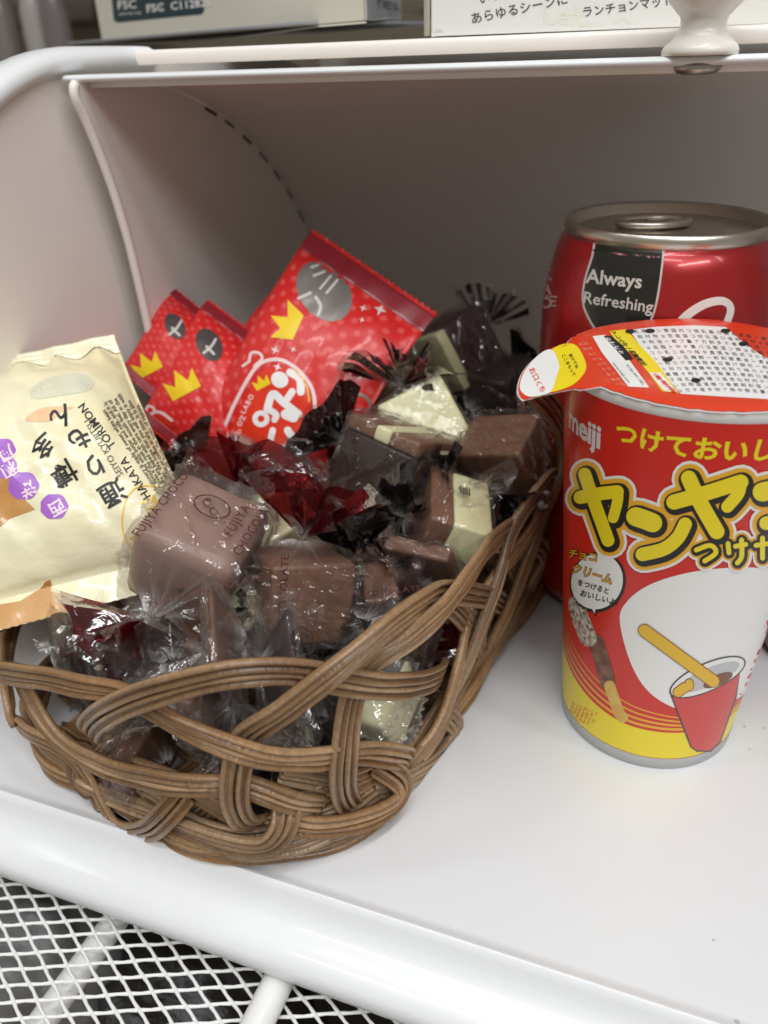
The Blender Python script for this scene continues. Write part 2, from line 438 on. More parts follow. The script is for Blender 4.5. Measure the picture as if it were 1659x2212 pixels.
# top panel with rounded front edge
z1 = at(1317, 105, y=0.216)[2]; z2 = at(1317, 66, y=0.216)[2]
zm, hz = (z1+z2)/2, (z2-z1)/2
tp = [(0.216+hz*0.55*(1-math.sin(a)), zm+hz*math.cos(a)) for a in [math.pi*k/10 for k in range(11)]]
tp = tp + [(0.224, z1+0.0004), (0.224, z2-0.0016), (0.405, z2-0.0016), (0.405, z2-0.0003), (0.23, z2-0.0003)]
V, F = extrude_x(tp, -0.166, 0.255, True, 1)
mk('top_panel', V, F, ENAMEL2, binr, flat_angle=45)
ZTOP = z2-0.0003
V, F = box((0.04, 0.409, 0.098), 0.224, 0.003, 0.0978); mk('back_panel', V, F, ENAMEL2, binr)
# the lid: part cylinder with end caps, swung up and back
lid = mk('lid', *extrude_x([(YC+(RL+d)*math.sin(a), (RL+d)*math.cos(a)) for d, rng in ((0.0, range(41)), (0.0012, range(40, -1, -1))) for a in [(-0.055+1.59*k/40) for k in rng]], -0.1745, 0.2505, True, 24), ENAMEL2, binr, flat_angle=60)
for xc in (-0.1755, 0.2515):
    fr = [(0.1930, 0.1848), (0.1918, 0.1835), (0.1918, 0.1805), (0.1945, 0.1750), (0.1985, 0.1640), (0.2025, 0.1500), (0.2055, 0.1330), (0.2070, 0.1170), (0.2080, 0.1000), (0.2085, 0.06), (0.2085, 0.004)]
    arc = [(YC+RL*math.sin(a), RL*math.cos(a)) for a in [(1.535-1.56*k/40) for k in range(41)]]
    V, F = extrude_x(fr+arc, xc-0.0009, xc+0.0009, True, 1)
    cap = mk('end_cap', V, F, ENAMEL2, binr, flat_angle=30)
    # folded edge along the cap's front
    sgn = 1 if xc < 0 else -1
    V, F = tube([(xc+sgn*0.0008, p[0]+0.0004, p[1]) for p in catmull([np.array(q) for q in fr], 4)], 0.0016, 8)
    V = [(xc+(v[0]-xc)*1.0, v[1], v[2]) for v in V]
    mk('folded_edge', V, F, ENAMEL2, binr)
    # seam slots: solid dark bars painted for the shade inside the openings
    for k in range(9):
        a0 = 0.33+0.085*k; a1 = a0+(0.042 if k % 3 else 0.05)
        q = []
        for r_, aa in ((RL-0.0008, (a0, (a0+a1)/2, a1)), (RL-0.0021+0.0003*(k % 2), (a1, (a0+a1)/2, a0))):
            q += [(YC+r_*math.sin(a), r_*math.cos(a)) for a in aa]
        V, F = extrude_x(q, xc-sgn*0.0006, xc+sgn*0.00105, True, 1)
        mk('slot_shade_bar', V, F, SLOT_SHADE, binr, smooth=False)
# lid's front strip
yst = 0.196; zs = at(829, 141, y=yst)[2]; zb = at(829, 161, y=yst)[2]
zc, hh = (zs+zb)/2, (zs-zb)/2
st = [(yst+0.0012-0.0022*math.cos(a), zc+hh*math.sin(a)) for a in [math.pi/2-math.pi*k/8 for k in range(9)]]+[(yst+0.010, zc-hh), (yst+0.010, zc+hh)]
V, F = extrude_x(st, at(138, 166, y=yst)[0], 0.259, True, 1); strip = mk('lid_edge', V, F, ENAMEL, binr, flat_angle=50)
V, F = box((0.038, yst+0.0075, zc-hh-0.0004), 0.2125, 0.0042, 0.0012); mk('lid_seam', V, F, ENAMEL2, binr)
kx = at(1510, 120, y=yst+0.004)[0]; ky = yst+0.005; kz = zc+hh
kp = [(0.0092, 0.0), (0.0094, 0.0010), (0.0088, 0.0022), (0.0072, 0.0035), (0.0060, 0.0048), (0.0055, 0.0066), (0.0057, 0.0083), (0.0072, 0.0098), (0.0093, 0.0118), (0.0109, 0.0145), (0.0115, 0.0178), (0.0111, 0.0210), (0.0094, 0.0244), (0.0060, 0.0275), (0.0022, 0.0288), (0.0003, 0.0289)]
V, F = lathe((kx, ky), [(r, kz+z) for r, z in kp], 48, True, True); knob = mk('knob', V, F, KNOBM, binr)
V, F = lathe((kx, ky), [(0.0003, zc-hh-0.0021), (0.0038, zc-hh-0.0020), (0.0054, zc-hh-0.0015), (0.0060, zc-hh-0.0007), (0.0060, zc-hh+0.0004)], 40, True, True)
mk('screw_head', V, F, STEEL, knob)

# ================================================================== wire rack the bin stands on
rack = thing('wire_rack', (0.0, 0.15, -0.03), 'white coated diamond mesh rack under the bread bin', 'rack')
ZM = -0.0295
p0 = np.array([480*.2645, 1865.2+535*.2645]); e1 = np.array([175, -12])*.2645; e2 = np.array([62, 115])*.2645
A0 = at(*p0, z=ZM); v1 = at(*(p0+e1), z=ZM)-A0; v2 = at(*(p0+e2), z=ZM)-A0
parts = []
def clipseg(P, d):
    t0, t1 = -1e9, 1e9
    for k, lo, hi in ((0, -0.30, 0.16), (1, -0.02, 0.20)):
        if abs(d[k]) < 1e-9: continue
        a, b = (lo-P[k])/d[k], (hi-P[k])/d[k]; t0, t1 = max(t0, min(a, b)), min(t1, max(a, b))
    return t0, t1
rw = random.Random(4)
for fam, (da, db) in enumerate(((v1, v2), (v2, v1))):
    for k in range(-120, 121):
        P = A0+db*(k+.5)-da*.5
        t0, t1 = clipseg(P, da)
        if t1 <= t0: continue
        i0, i1 = math.ceil(t0), math.floor(t1)
        if i1-i0 < 2: continue
        pts = []
        for i in range(i0*2, i1*2+1):
            t = i/2; q = P+da*t
            # expanded metal: strands swell into the knots
            sw = db*(0.03 if i % 4 == 1 else (-0.03 if i % 4 == 3 else 0))
            pts.append(q+sw+np.array([0, 0, 0.0002*fam]))
        r = [0.00046 if i % 2 else 0.00062 for i in range(len(pts))]
        parts.append(tube(pts, r, 6))
V, F = join(parts); mk('expanded_mesh', V, F, WIRE, rack)
bA0, bA1 = at(252, 1985, z=-0.0375), at(86, 2215, z=-0.0375); dA = nrm(bA1-bA0)
V, F = tube([bA0-dA*.12, bA1+dA*.05], 0.0040, 14); mk('tube', V, F, WIRE, rack)
bB0, bB1 = at(605, 2112, z=-0.0245), at(538, 2250, z=-0.0245); dB = nrm(bB1-bB0)
V, F = tube([bB0-dB*.0035, bB0+dB*.004, bB1+dB*.05], 0.0042, 14); mk('tube', V, F, WIRE, rack)

# dim space under the rack
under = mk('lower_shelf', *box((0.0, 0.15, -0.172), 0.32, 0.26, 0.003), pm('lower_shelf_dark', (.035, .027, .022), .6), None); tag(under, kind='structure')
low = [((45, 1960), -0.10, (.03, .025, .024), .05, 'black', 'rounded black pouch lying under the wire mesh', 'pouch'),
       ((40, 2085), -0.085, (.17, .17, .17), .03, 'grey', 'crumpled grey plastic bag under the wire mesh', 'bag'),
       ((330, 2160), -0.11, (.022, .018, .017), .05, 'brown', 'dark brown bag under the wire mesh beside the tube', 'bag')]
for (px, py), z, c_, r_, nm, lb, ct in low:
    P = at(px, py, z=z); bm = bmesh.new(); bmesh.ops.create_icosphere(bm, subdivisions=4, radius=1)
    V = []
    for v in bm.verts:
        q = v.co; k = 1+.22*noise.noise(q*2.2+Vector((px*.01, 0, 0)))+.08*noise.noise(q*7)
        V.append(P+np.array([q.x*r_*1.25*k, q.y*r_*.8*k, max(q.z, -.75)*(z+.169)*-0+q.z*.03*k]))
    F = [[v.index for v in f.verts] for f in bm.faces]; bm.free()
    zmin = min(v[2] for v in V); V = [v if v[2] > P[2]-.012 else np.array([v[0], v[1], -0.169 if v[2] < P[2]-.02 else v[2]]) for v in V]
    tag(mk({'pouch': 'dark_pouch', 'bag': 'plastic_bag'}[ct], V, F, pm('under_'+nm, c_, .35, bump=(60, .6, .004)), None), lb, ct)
P = at(22, 1905, z=-0.12)
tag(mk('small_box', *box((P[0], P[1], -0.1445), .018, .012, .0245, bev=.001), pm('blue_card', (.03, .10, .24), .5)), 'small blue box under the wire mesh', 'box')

# ================================================================== room behind
bw = mk('wall', *box((0.0, 1.15, 0.45), 2.2, 0.01, 1.2), pm('wall_paint', (.17, .15, .105), .8, bump=(30, .1), var=(3, (.15, .13, .09))), None); tag(bw, kind='structure')
P = at(100, 28, y=0.95); 
tag(mk('wall_shelf', *box((P[0]-.06, 1.04, P[2]), .135, .098, .0105, bev=.002), pm('wall_shelf_wood', (.055, .045, .04), .5)), 'dark blurred shelf board on the wall behind the bin', 'shelf')
for k, (px, r_, c_) in enumerate(((12, .016, (.16, .14, .13)), (86, .012, (.30, .28, .26)), (132, .012, (.14, .12, .12)))):
    P = at(px, 100, y=0.66)
    V, F = lathe((P[0], P[1]), [(r_*.9, .02), (r_, .03), (r_, .235), (r_*.75, .25), (r_*.5, .262), (r_*.5, .30)], 24, True, True)
    tag(mk('bottle', V, F, pm('bottle_%d' % k, c_, .25, coat=.4)), ['dark blurred bottle standing behind the bin at its left corner', 'pale slim blurred bottle between two darker ones behind the bin', 'dark slim blurred bottle nearest to the stacked paper box behind the bin'][k], 'bottle')
V, F = box((-.1, .66, 0.0), .5, .16, .02); cnt = mk('back_counter', V, F, pm('counter', (.20, .19, .17), .5)); tag(cnt, kind='structure')

# ================================================================== boxes on the bin
CARD = pm('cream_card', (.62, .60, .50), .55, bump=(200, .06)); CARDG = pm('grey_card', (.33, .345, .39), .6); CARDW = pm('white_card', (.72, .72, .69), .55)
GREENP = pm('dark_green_print', (.008, .035, .045), .45); WHITEP = pm('white_print', (.82, .82, .80), .5)
def upright_box(name, nc, lc, rc, zb, h, mats, label, cat, gap=0.0):
    """nc nearest bottom corner, lc / rc bottom corners to either side (world points at zb)"""
    n, l, r = nc.copy(), lc.copy(), rc.copy(); n[2] = l[2] = r[2] = zb; b = l+r-n
    t = thing(name, tuple((n+l+r+b)/4), label, cat)
    up = np.array([0, 0, h])
    for nm, q, m in (('front_panel', (l, n, n+up, l+up), mats[0]), ('side_panel', (n, r, r+up, n+up), mats[1]), ('back_panel', (r, b, b+up, r+up), mats[0]), ('end_panel', (b, l, l+up, b+up), mats[1])):
        c_ = sum(q)/4; hx = np.linalg.norm(q[1]-q[0])/2; ax = nrm(q[1]-q[0]); ny = np.cross(ax, (0, 0, 1))
        V, F = box(c_-ny*.0004, hx-(.0002 if 'p' in nm else 0), .0004, h/2-.0003, ax, ny, (0, 0, 1), bev=.0002, seg=1)
        mk(nm, V, F, m, t, flat_angle=30)
    for nm, zz in (('bottom_flap', zb+.0009), ('top_flap', zb+h-.0009)):
        c_ = (n+l+r+b)/4; c_[2] = zz
        ax = nrm(n-l); hx = np.linalg.norm(n-l)/2-.0012; hy = np.linalg.norm(r-n)/2-.0012
        V, F = box(c_, hx, hy, .0004, ax, np.cross((0, 0, 1), ax)); mk(nm, V, F, mats[1], t, smooth=False)
    return t, n, l, r
ZB = 0.2008
nc, lc = at(791, 46, z=ZB), at(221, 93, z=ZB)
sd = at(926, 71, z=ZB)-nc; rc = nc+nrm(sd)*0.085
bx1, n_, l_, r_ = upright_box('paper_box', nc, lc, rc, ZB, 0.09, (CARD, CARDG), 'cream cardboard box with dark green certification mark lying on the bread bin', 'box')
# warped flap standing a little open under the front edge
fl = [l_+(n_-l_)*t+np.array([0, 0, -0.0006-0.0022*math.sin(math.pi*min(1, t*1.15))]) for t in [k/16 for k in range(17)]]
fl2 = [p+np.array([0.004, 0.03, 0.0014]) for p in [l_+(n_-l_)*t for t in [k/16 for k in range(17)]]]
V = [p+np.array([0, 0, dz]) for dz in (0, .0006) for p in fl+fl2]
F = []
for lay in (0, 34):
    for k in range(16): F.append((lay+k, lay+k+1, lay+17+k+1, lay+17+k))
for k in range(16): F.append((k, k+1, 34+k+1, 34+k))
mk('loose_flap', V, F, CARD, bx1)
hit1 = plane_hit(n_, np.cross(n_-l_, (0, 0, 1)))
decal('printed_mark', [poly([(232, -90), (445, -105), (441, 24), (436, 31), (254, 49), (246, 44)])], hit1, 8e-5, GREENP, bx1, 0)
decal('lettering', [text_px('FSC', 254, 20, 26, -4, .012), text_px('www.fsc.org', 257, 33, 9.5, -4), text_px('FSC  C112825', 317, 27, 24, -6, .018), text_px('®', 346, 18, 8, -6)], hit1, 1.6e-4, WHITEP, bx1, 0)
nrs = np.cross((0, 0, 1), rc-nc)
decal('lettering', [text_px('使用後は、ここに指を押し入れて', 815, 14, 11.5, 11, .02, up=(-2.0, -20))], plane_hit(n_, nrs), 8e-5, PRINTD, bx1, 0)
ZB2 = ZTOP+0.0004
n2 = at(931, 73, z=ZB2); 
n2 = at(931, 73, y=max(n2[1], 0.2300)); n2[2] = ZB2
r2 = n2+np.array([0.245, 0.020, 0]); l2 = n2+np.array([-0.010, 0.075, 0])
bx2, n_, l_, r_ = upright_box('flat_carton', n2, l2, r2, ZB2, 0.085, (CARDW, CARDW), 'white carton with handwritten style lettering on the bread bin behind the knob', 'box')
hit2 = plane_hit(n_, np.cross((0, 0, 1), r_-n_))
for k in range(3):
    a_, b_ = n_+np.array([-.0010-.0011*k, .0006+.002*k, 0.0]), n_+np.array([-.0010-.0011*k, .0006+.002*k, 0.084])
    V, F = tube([a_+np.array([0, 0, .0008]), (a_+b_)/2, b_], .0005, 6); mk('sheet_edge', V, F, CARD, bx2)
PALE = pm('pale_yellow_print', (.72, .71, .61), .6); PALEP = pm('pale_grey_print', (.58, .57, .56), .6)
decal('faint_artwork', [text_px('Left...', 1170, 50, 60, 4, .01), stroke([(1330, 48), (1345, 40), (1362, 50)], 4)], hit2, 6e-5, PALE, bx2, 0)
decal('faint_artwork', [ell(948, 68, 9, 5)], hit2, 6e-5, PALEP, bx2, 0)
decal('lettering', [text_px('あらゆるシーンに', 1018, 51, 27, -12, .006), text_px('ランチョンマット', 1258, 36, 25, -8, .006), text_px('いつもの', 1035, 8, 26, -12, .006)], hit2, 1.2e-4, PRINTD, bx2, 0)

# ================================================================== woven basket
TH = math.radians(9.7)
EA = np.array([math.cos(TH), -math.sin(TH), 0.0]); EB = np.array([math.sin(TH), math.cos(TH), 0.0])
A_R, B_F, A_L, B_B, CR, KF = -0.055, 0.055, -0.186, 0.272, 0.043, 0.10
ACX, BCX = (A_R+A_L)/2, (B_F+B_B)/2; HA, HB = (A_R-A_L)/2, (B_B-B_F)/2
def wall_sdf(P):
    a, b = np.dot(P, EA)-ACX, np.dot(P, EB)-BCX
    qa, qb = abs(a)-(HA-CR), abs(b)-(HB-CR)
    return math.hypot(max(qa, 0), max(qb, 0))+min(max(qa, qb), 0)-CR-KF*P[2]
def wall_n(P):
    e = 1e-4
    return nrm([wall_sdf(P+np.eye(3)[k]*e)-wall_sdf(P-np.eye(3)[k]*e) for k in range(3)])
def wall_hit(px, py):
    d = ray(px, py); lo, hi = .06, .45
    for it in range(4):
        ts = np.linspace(lo, hi, 80 if it == 0 else 16); X = CAMP+np.outer(ts, d)
        qa = abs(X@EA-ACX)-(HA-CR); qb = abs(X@EB-BCX)-(HB-CR)
        v = np.hypot(np.maximum(qa, 0), np.maximum(qb, 0))+np.minimum(np.maximum(qa, qb), 0)-CR-KF*X[:, 2]
        k = int(np.argmax(v < 0))
        if v[k] >= 0:
            k = int(np.argmin(v)); lo = hi = ts[k]; break
        lo, hi = ts[max(k-1, 0)], ts[k]
    P = CAMP+d*((lo+hi)/2); return P, wall_n(P)
def outline(n=240):
    """points of the wall outline at height 0, with arc length"""
    pts = []
    for cx, cy, a0 in ((1, -1, -90), (1, 1, 0), (-1, 1, 90), (-1, -1, 180)):
        for k in range(13):
            a = math.radians(a0+90*k/12)
            pts.append(((HA-CR)*cx+CR*math.cos(a), (HB-CR)*cy+CR*math.sin(a)))
    pts.append(pts[0]); P = np.array(pts); sl = np.r_[0, np.cumsum(np.linalg.norm(np.diff(P, axis=0), axis=1))]
    return P, sl
_OP, _OS = outline(); OLEN = _OS[-1]
def wall_pt(s, z, off=0.0):
    s = s % OLEN; a, b = np.interp(s, _OS, _OP[:, 0]), np.interp(s, _OS, _OP[:, 1])
    P = EA*(a+ACX)+EB*(b+BCX); P = P+np.array([0, 0, z]); n = wall_n(P)
    nh = nrm((n[0], n[1], 0)); return P+nh*(KF*z+off), nh

def rattan():
    m = bpy.data.materials.new('rattan'); m.use_nodes = True; nt = m.node_tree; N = nt.nodes; L = nt.links; b = N['Principled BSDF']
    uv = N.new('ShaderNodeUVMap'); mp = N.new('ShaderNodeMapping'); mp.inputs['Scale'].default_value = (9, 900, 1); L.new(uv.outputs[0], mp.inputs[0])
    n1 = N.new('ShaderNodeTexNoise'); n1.inputs['Scale'].default_value = 1.0; n1.inputs['Detail'].default_value = 5; L.new(mp.outputs[0], n1.inputs['Vector'])
    tc = N.new('ShaderNodeTexCoord'); n2 = N.new('ShaderNodeTexNoise'); n2.inputs['Scale'].default_value = 45; n2.inputs['Detail'].default_value = 3; L.new(tc.outputs['Object'], n2.inputs['Vector'])
    n3 = N.new('ShaderNodeTexNoise'); n3.inputs['Scale'].default_value = 900; n3.inputs['Detail'].default_value = 3; L.new(tc.outputs['Object'], n3.inputs['Vector'])
    rp = N.new('ShaderNodeValToRGB'); e = rp.color_ramp.elements
    e[0].position = .30; e[0].color = (.085, .040, .016, 1); e[1].position = .70; e[1].color = (.60, .41, .235, 1)
    x = e.new(.5); x.color = (.27, .148, .064, 1)
    ad = N.new('ShaderNodeMath'); ad.operation = 'MULTIPLY_ADD'; ad.inputs[1].default_value = .55; L.new(n1.outputs['Fac'], ad.inputs[0])
    a2 = N.new('ShaderNodeMath'); a2.operation = 'MULTIPLY_ADD'; a2.inputs[1].default_value = .30; L.new(n2.outputs['Fac'], a2.inputs[0]); 
    a3 = N.new('ShaderNodeMath'); a3.operation = 'MULTIPLY'; a3.inputs[1].default_value = .15; L.new(n3.outputs['Fac'], a3.inputs[0])
    L.new(a3.outputs[0], a2.inputs[2]); L.new(a2.outputs[0], ad.inputs[2]); L.new(ad.outputs[0], rp.inputs[0])
    oi = N.new('ShaderNodeObjectInfo'); pw = N.new('ShaderNodeMath'); pw.operation = 'POWER'; pw.inputs[1].default_value = 1.6; L.new(oi.outputs['Random'], pw.inputs[0])
    ml = N.new('ShaderNodeMath'); ml.operation = 'MULTIPLY'; ml.inputs[1].default_value = .75; L.new(pw.outputs[0], ml.inputs[0])
    gx = N.new('ShaderNodeMix'); gx.data_type = 'RGBA'; gx.blend_type = 'MIX'; L.new(ml.outputs[0], gx.inputs['Factor']); L.new(rp.outputs[0], gx.inputs['A'])
    rp2 = N.new('ShaderNodeValToRGB'); e2_ = rp2.color_ramp.elements; e2_[0].position = .3; e2_[0].color = (.075, .042, .022, 1); e2_[1].position = .72; e2_[1].color = (.52, .37, .24, 1); L.new(ad.outputs[0], rp2.inputs[0]); L.new(rp2.outputs[0], gx.inputs['B'])
    L.new(gx.outputs['Result'], b.inputs['Base Color']); b.inputs['Roughness'].default_value = .26; b.inputs['Specular IOR Level'].default_value = .5
    # fine cross ribs where the cane is bent
    mp2 = N.new('ShaderNodeMapping'); mp2.inputs['Scale'].default_value = (1100, 90, 1); L.new(uv.outputs[0], mp2.inputs[0])
    n4 = N.new('ShaderNodeTexNoise'); n4.inputs['Scale'].default_value = 1.0; n4.inputs['Detail'].default_value = 2; L.new(mp2.outputs[0], n4.inputs['Vector'])
    sm = N.new('ShaderNodeMath'); sm.operation = 'ADD'; L.new(n1.outputs['Fac'], sm.inputs[0]); L.new(n4.outputs['Fac'], sm.inputs[1])
    bp = N.new('ShaderNodeBump'); bp.inputs['Strength'].default_value = .38; bp.inputs['Distance'].default_value = .0005; L.new(sm.outputs[0], bp.inputs['Height']); L.new(bp.outputs[0], b.inputs['Normal'])
    return m
RATTAN = rattan()
CW = 0.0036
def cord_profile(c):
    w_ = CW/2
    top = [(-w_, -.0002), (-w_*.96, .00055), (-w_*.72, .00098), (-w_*.40, .00088), (-w_*.16, -.00005), (0, -.00035), (w_*.16, -.00002), (w_*.42, .00095), (w_*.74, .00102), (w_*.96, .00055), (w_, -.0002)]
    bot = [(w_*.8, -.0009), (w_*.2, -.00085), (0, -.0004), (-w_*.2, -.00085), (-w_*.8, -.0009)]
    return [(x+c, n) for x, n in top+bot]
def ribbon(pts, nrms, ncord=2, width=1.0, seed=0):
    """sweep ncord ribbed canes side by side along pts"""
    pts = [np.asarray(p, float) for p in pts]; parts = []
    ln = np.r_[0, np.cumsum([np.linalg.norm(pts[i+1]-pts[i]) for i in range(len(pts)-1)])]
    rs = random.Random(seed); u0 = rs.random()*9
    for c in range(ncord):
        cc = (c-(ncord-1)/2)*(CW+.00032)
        pr = cord_profile(cc); m = len(pr); V, F, U = [], [], []
        dn = rs.uniform(-.0003, .0003)
        for i, p in enumerate(pts):
            T = nrm(pts[min(i+1, len(pts)-1)]-pts[max(i-1, 0)]); n = nrms[i]; n = nrm(n-T*np.dot(n, T)); B = np.cross(T, n)
            wob = .00014*math.sin(ln[i]*260+seed+c*2)
            for k, (bb, hh_) in enumerate(pr):
                V.append(p+B*(bb*width)+n*(hh_*1.15+dn+wob)); U.append((ln[i]+u0+c*3, k*CW/10+c*.01+seed*.037))
        for i in range(len(pts)-1):
            for k in range(m): F.append((i*m+k, i*m+(k+1) % m, (i+1)*m+(k+1) % m, (i+1)*m+k))
        F.append(tuple(range(m))[::-1]); F.append(tuple((len(pts)-1)*m+k for k in range(m)))
        parts.append((V, F, U))
    return join(parts)
bk = thing('woven_basket', tuple(EA*ACX+EB*BCX), 'brown rattan basket of open crossing double canes, full of sweets', 'basket')
_sc = [0]
_DS = np.linspace(0, OLEN, 2400); _DA = np.interp(_DS, _OS, _OP[:, 0]); _DB = np.interp(_DS, _OS, _OP[:, 1])
def s_of(P):
    n = wall_n(P); Q = P-nrm((n[0], n[1], 0))*KF*P[2]
    a, b = np.dot(Q, EA)-ACX, np.dot(Q, EB)-BCX
    return float(_DS[int(np.argmin((_DA-a)**2+(_DB-b)**2))])
def strand_px(path, name='cane_strand', ncord=2, n=7, width=1.0, lead=None):
    """path of (px, py, offset from the wall in mm) traced on the wall surface"""
    C = catmull([np.array(p, float) for p in path], n); pts, ns = [], []
    for px, py, off in C:
        P, nn = wall_hit(px, py); pts.append(P+nn*off*.001); ns.append(nn)
    if lead:                                   # carry the cane on round the corner that lies outside the picture
        s0, z0 = s_of(pts[0]), pts[0][2]; ds, z_e, o_e = lead; o0 = path[0][2]
        pre = [wall_pt(s0-ds*(1-k/24), z_e+(z0-z_e)*(k/24)**.8, (o_e+(o0-o_e)*k/24)*.001) for k in range(24)]
        pts = [p[0] for p in pre]+pts; ns = [p[1] for p in pre]+ns
    # smooth
    for _ in range(3):
        pts = [pts[0]]+[(pts[i-1]+pts[i]*2+pts[i+1])/4 for i in range(1, len(pts)-1)]+[pts[-1]]
        ns = [ns[0]]+[nrm(ns[i-1]+ns[i]*2+ns[i+1]) for i in range(1, len(ns)-1)]+[ns[-1]]
    _sc[0] += 1
    V, F, U = ribbon(pts, ns, ncord, width, _sc[0]); 
    V = [np.array([v[0], v[1], max(v[2], 0.0004)]) for v in V]
    return mk(name, V, F, RATTAN, bk, uvs=U)
def strand_sz(path, name='cane_strand', ncord=2, n=8, width=1.0):
    """path of (arc length, height, offset in mm)"""
    C = catmull([np.array(p, float) for p in path], n); pts, ns = [], []
    for s, z, off in C:
        P, nn = wall_pt(s, max(z, .0012), off*.001); pts.append(P); ns.append(nn)
    _sc[0] += 1
    V, F, U = ribbon(pts, ns, ncord, width, _sc[0])
    V = [np.array([v[0], v[1], max(v[2], 0.0004)]) for v in V]
    return mk(name, V, F, RATTAN, bk, uvs=U)
# traced canes of the near corner ------------------------------------
strand_px([(1150, 835, -1), (1195, 900, 1.5), (1203, 985, 2.5), (1172, 1075, 2.5), (1122, 1160, 2), (1068, 1240, .6), (1028, 1330, -1.6), (990, 1415, .8), (955, 1510, 2.2), (922, 1590, 1.2), (893, 1650, -1.5)])
strand_px([(1150, 1245, -2.5), (1168, 1212, 1.2), (1158, 1180, 2.0), (1128, 1160, .6), (1100, 1158, -2)], n=5)
strand_px([(1158, 1112, -2.0), (1125, 1136, -1.2), (1088, 1152, -.2), (1042, 1184, 1.2), (985, 1240, 3.4), (925, 1310, 3.6), (860, 1375, 2.6), (810, 1425, .2), (775, 1490, -1.2), (748, 1560, .6), (732, 1640, 2.6), (735, 1700, 2.2), (760, 1745, -.5), (775, 1752, -2.5)])
strand_px([(1105, 1325, -3), (1092, 1310, -1.0), (1060, 1292, 1.6), (1015, 1282, 1.4), (960, 1280, .2), (905, 1296, 1.2), (830, 1338, 2.4), (745, 1400, 3.4), (670, 1458, 4.0), (605, 1515, 3.4), (560, 1560, 1.4), (525, 1610, -.8), (512, 1660, 1.2), (512, 1715, 2.6), (530, 1765, 1.6), (560, 1790, -2.0)])
strand_px([(215, 1605, -2.5), (200, 1580, .6), (215, 1548, 2.4), (265, 1512, 3.0), (350, 1478, 2.2), (450, 1455, 1.4), (550, 1446, .6), (640, 1449, .2), (730, 1461, 1.4), (820, 1471, 2.4), (900, 1471, 1.6), (950, 1462, -.6), (975, 1452, -3)])
strand_px(lead=(.10, .050, -1), path=[(12, 1441, 2.4), (100, 1448, 2.6), (190, 1470, 2.0), (260, 1500, -.4), (330, 1535, -.4), (410, 1562, 1.8), (500, 1592, 2.8), (590, 1616, 3.0), (680, 1626, 2.0), (745, 1628, .2), (800, 1625, .4), (850, 1628, 1.8), (876, 1640, .6), (882, 1662, -2.5)])
strand_px([(20, 1445, -2.0), (55, 1500, -.4), (110, 1562, 1.4), (180, 1612, 2.6), (260, 1645, 3.0), (360, 1671, 2.8), (450, 1688, 1.4), (520, 1702, -.6), (580, 1712, .4), (640, 1730, 1.0), (700, 1752, -1.5)])
strand_px(lead=(.09, .060, 0), path=[(28, 1545, 1.4), (75, 1572, 1.8), (130, 1600, 1.8), (175, 1640, 1.2), (213, 1695, 1.8), (240, 1742, 2.4), (268, 1770, 2.6), (308, 1778, 3.2), (345, 1768, 3.8), (375, 1742, 2.8), (392, 1722, -1.0)])
strand_px([(168, 1640, -1.0), (178, 1672, 2.2), (205, 1690, 3.2), (222, 1705, 1.2)], 'cane_knot')
# knots and lower course
strand_px([(325, 1760, -1.5), (395, 1778, .8), (475, 1800, 2.2), (540, 1805, 3.2), (585, 1792, 4.0), (612, 1762, 3.2), (620, 1740, -1.0)])
strand_px([(585, 1765, -1.5), (650, 1778, .8), (730, 1770, 2.0), (795, 1745, 3.2), (838, 1710, 4.0), (848, 1675, 2.8), (822, 1655, -1.2)])
strand_px([(815, 1712, -1.5), (870, 1680, 1.0), (920, 1640, 2.2), (952, 1598, 3.2), (966, 1560, 3.0), (958, 1540, -.8)])
# inner diagonal canes
strand_px([(215, 1640, -1.6), (255, 1690, -1.8), (305, 1740, -1.6), (350, 1780, -2)])
strand_px([(285, 1668, -2.2), (370, 1705, -2.4), (450, 1748, -2.2), (520, 1790, -2.4)])
strand_px([(640, 1760, -2.2), (720, 1720, -2.4), (800, 1690, -2.2), (880, 1640, -2.2)])
strand_px([(610, 1690, -2.6), (700, 1700, -2.6), (800, 1720, -2.4)])
strand_px([(1075, 1300, -1.2), (1035, 1390, -1.2), (1000, 1480, -1.0), (968, 1560, -1.2)])
# the same weave carried round the sides that face away
P_, _ = wall_hit(1150, 835); 
s_start = s_of(P_); s_end = OLEN+s_of(wall_hit(-60, 1440)[0]) if s_of(wall_hit(-60, 1440)[0]) < s_start else s_of(wall_hit(-60, 1440)[0])
nn_ = max(6, int((s_end-s_start)/.034)); stp = (s_end-s_start)/nn_
for k in range(-1, nn_-2):
    s0 = s_start+stp*k
    strand_sz([(s0, .004, -2), (s0+stp*.25, .022, 1.5), (s0+stp*.7, .044, 2.2), (s0+stp*1.15, .060, .4), (s0+stp*1.7, .066, 2.2), (s0+stp*2.2, .058, .2), (s0+stp*2.6, .042, -1.5)])
    strand_sz([(s0+stp*1.0, .004, -2), (s0+stp*.75, .022, -1.0), (s0+stp*.3, .042, -1.2), (s0-stp*.1, .058, -1.4)])
# foot ring: two courses twined all the way round
for ph, z0 in ((0, .0048), (math.pi, .0098)):
    K = 88; strand_sz([(OLEN*k/K+OLEN*.55, z0+.0010*math.sin(k*2*math.pi/8+ph), .9*math.cos(k*2*math.pi/8+ph)+.6) for k in range(K+1)], 'foot_ring', n=4)
K = 60; strand_sz([(OLEN*k/K+OLEN*.55, .012+.002*math.sin(k*2*math.pi/6), -1.6) for k in range(K+1)], 'foot_ring', n=4)
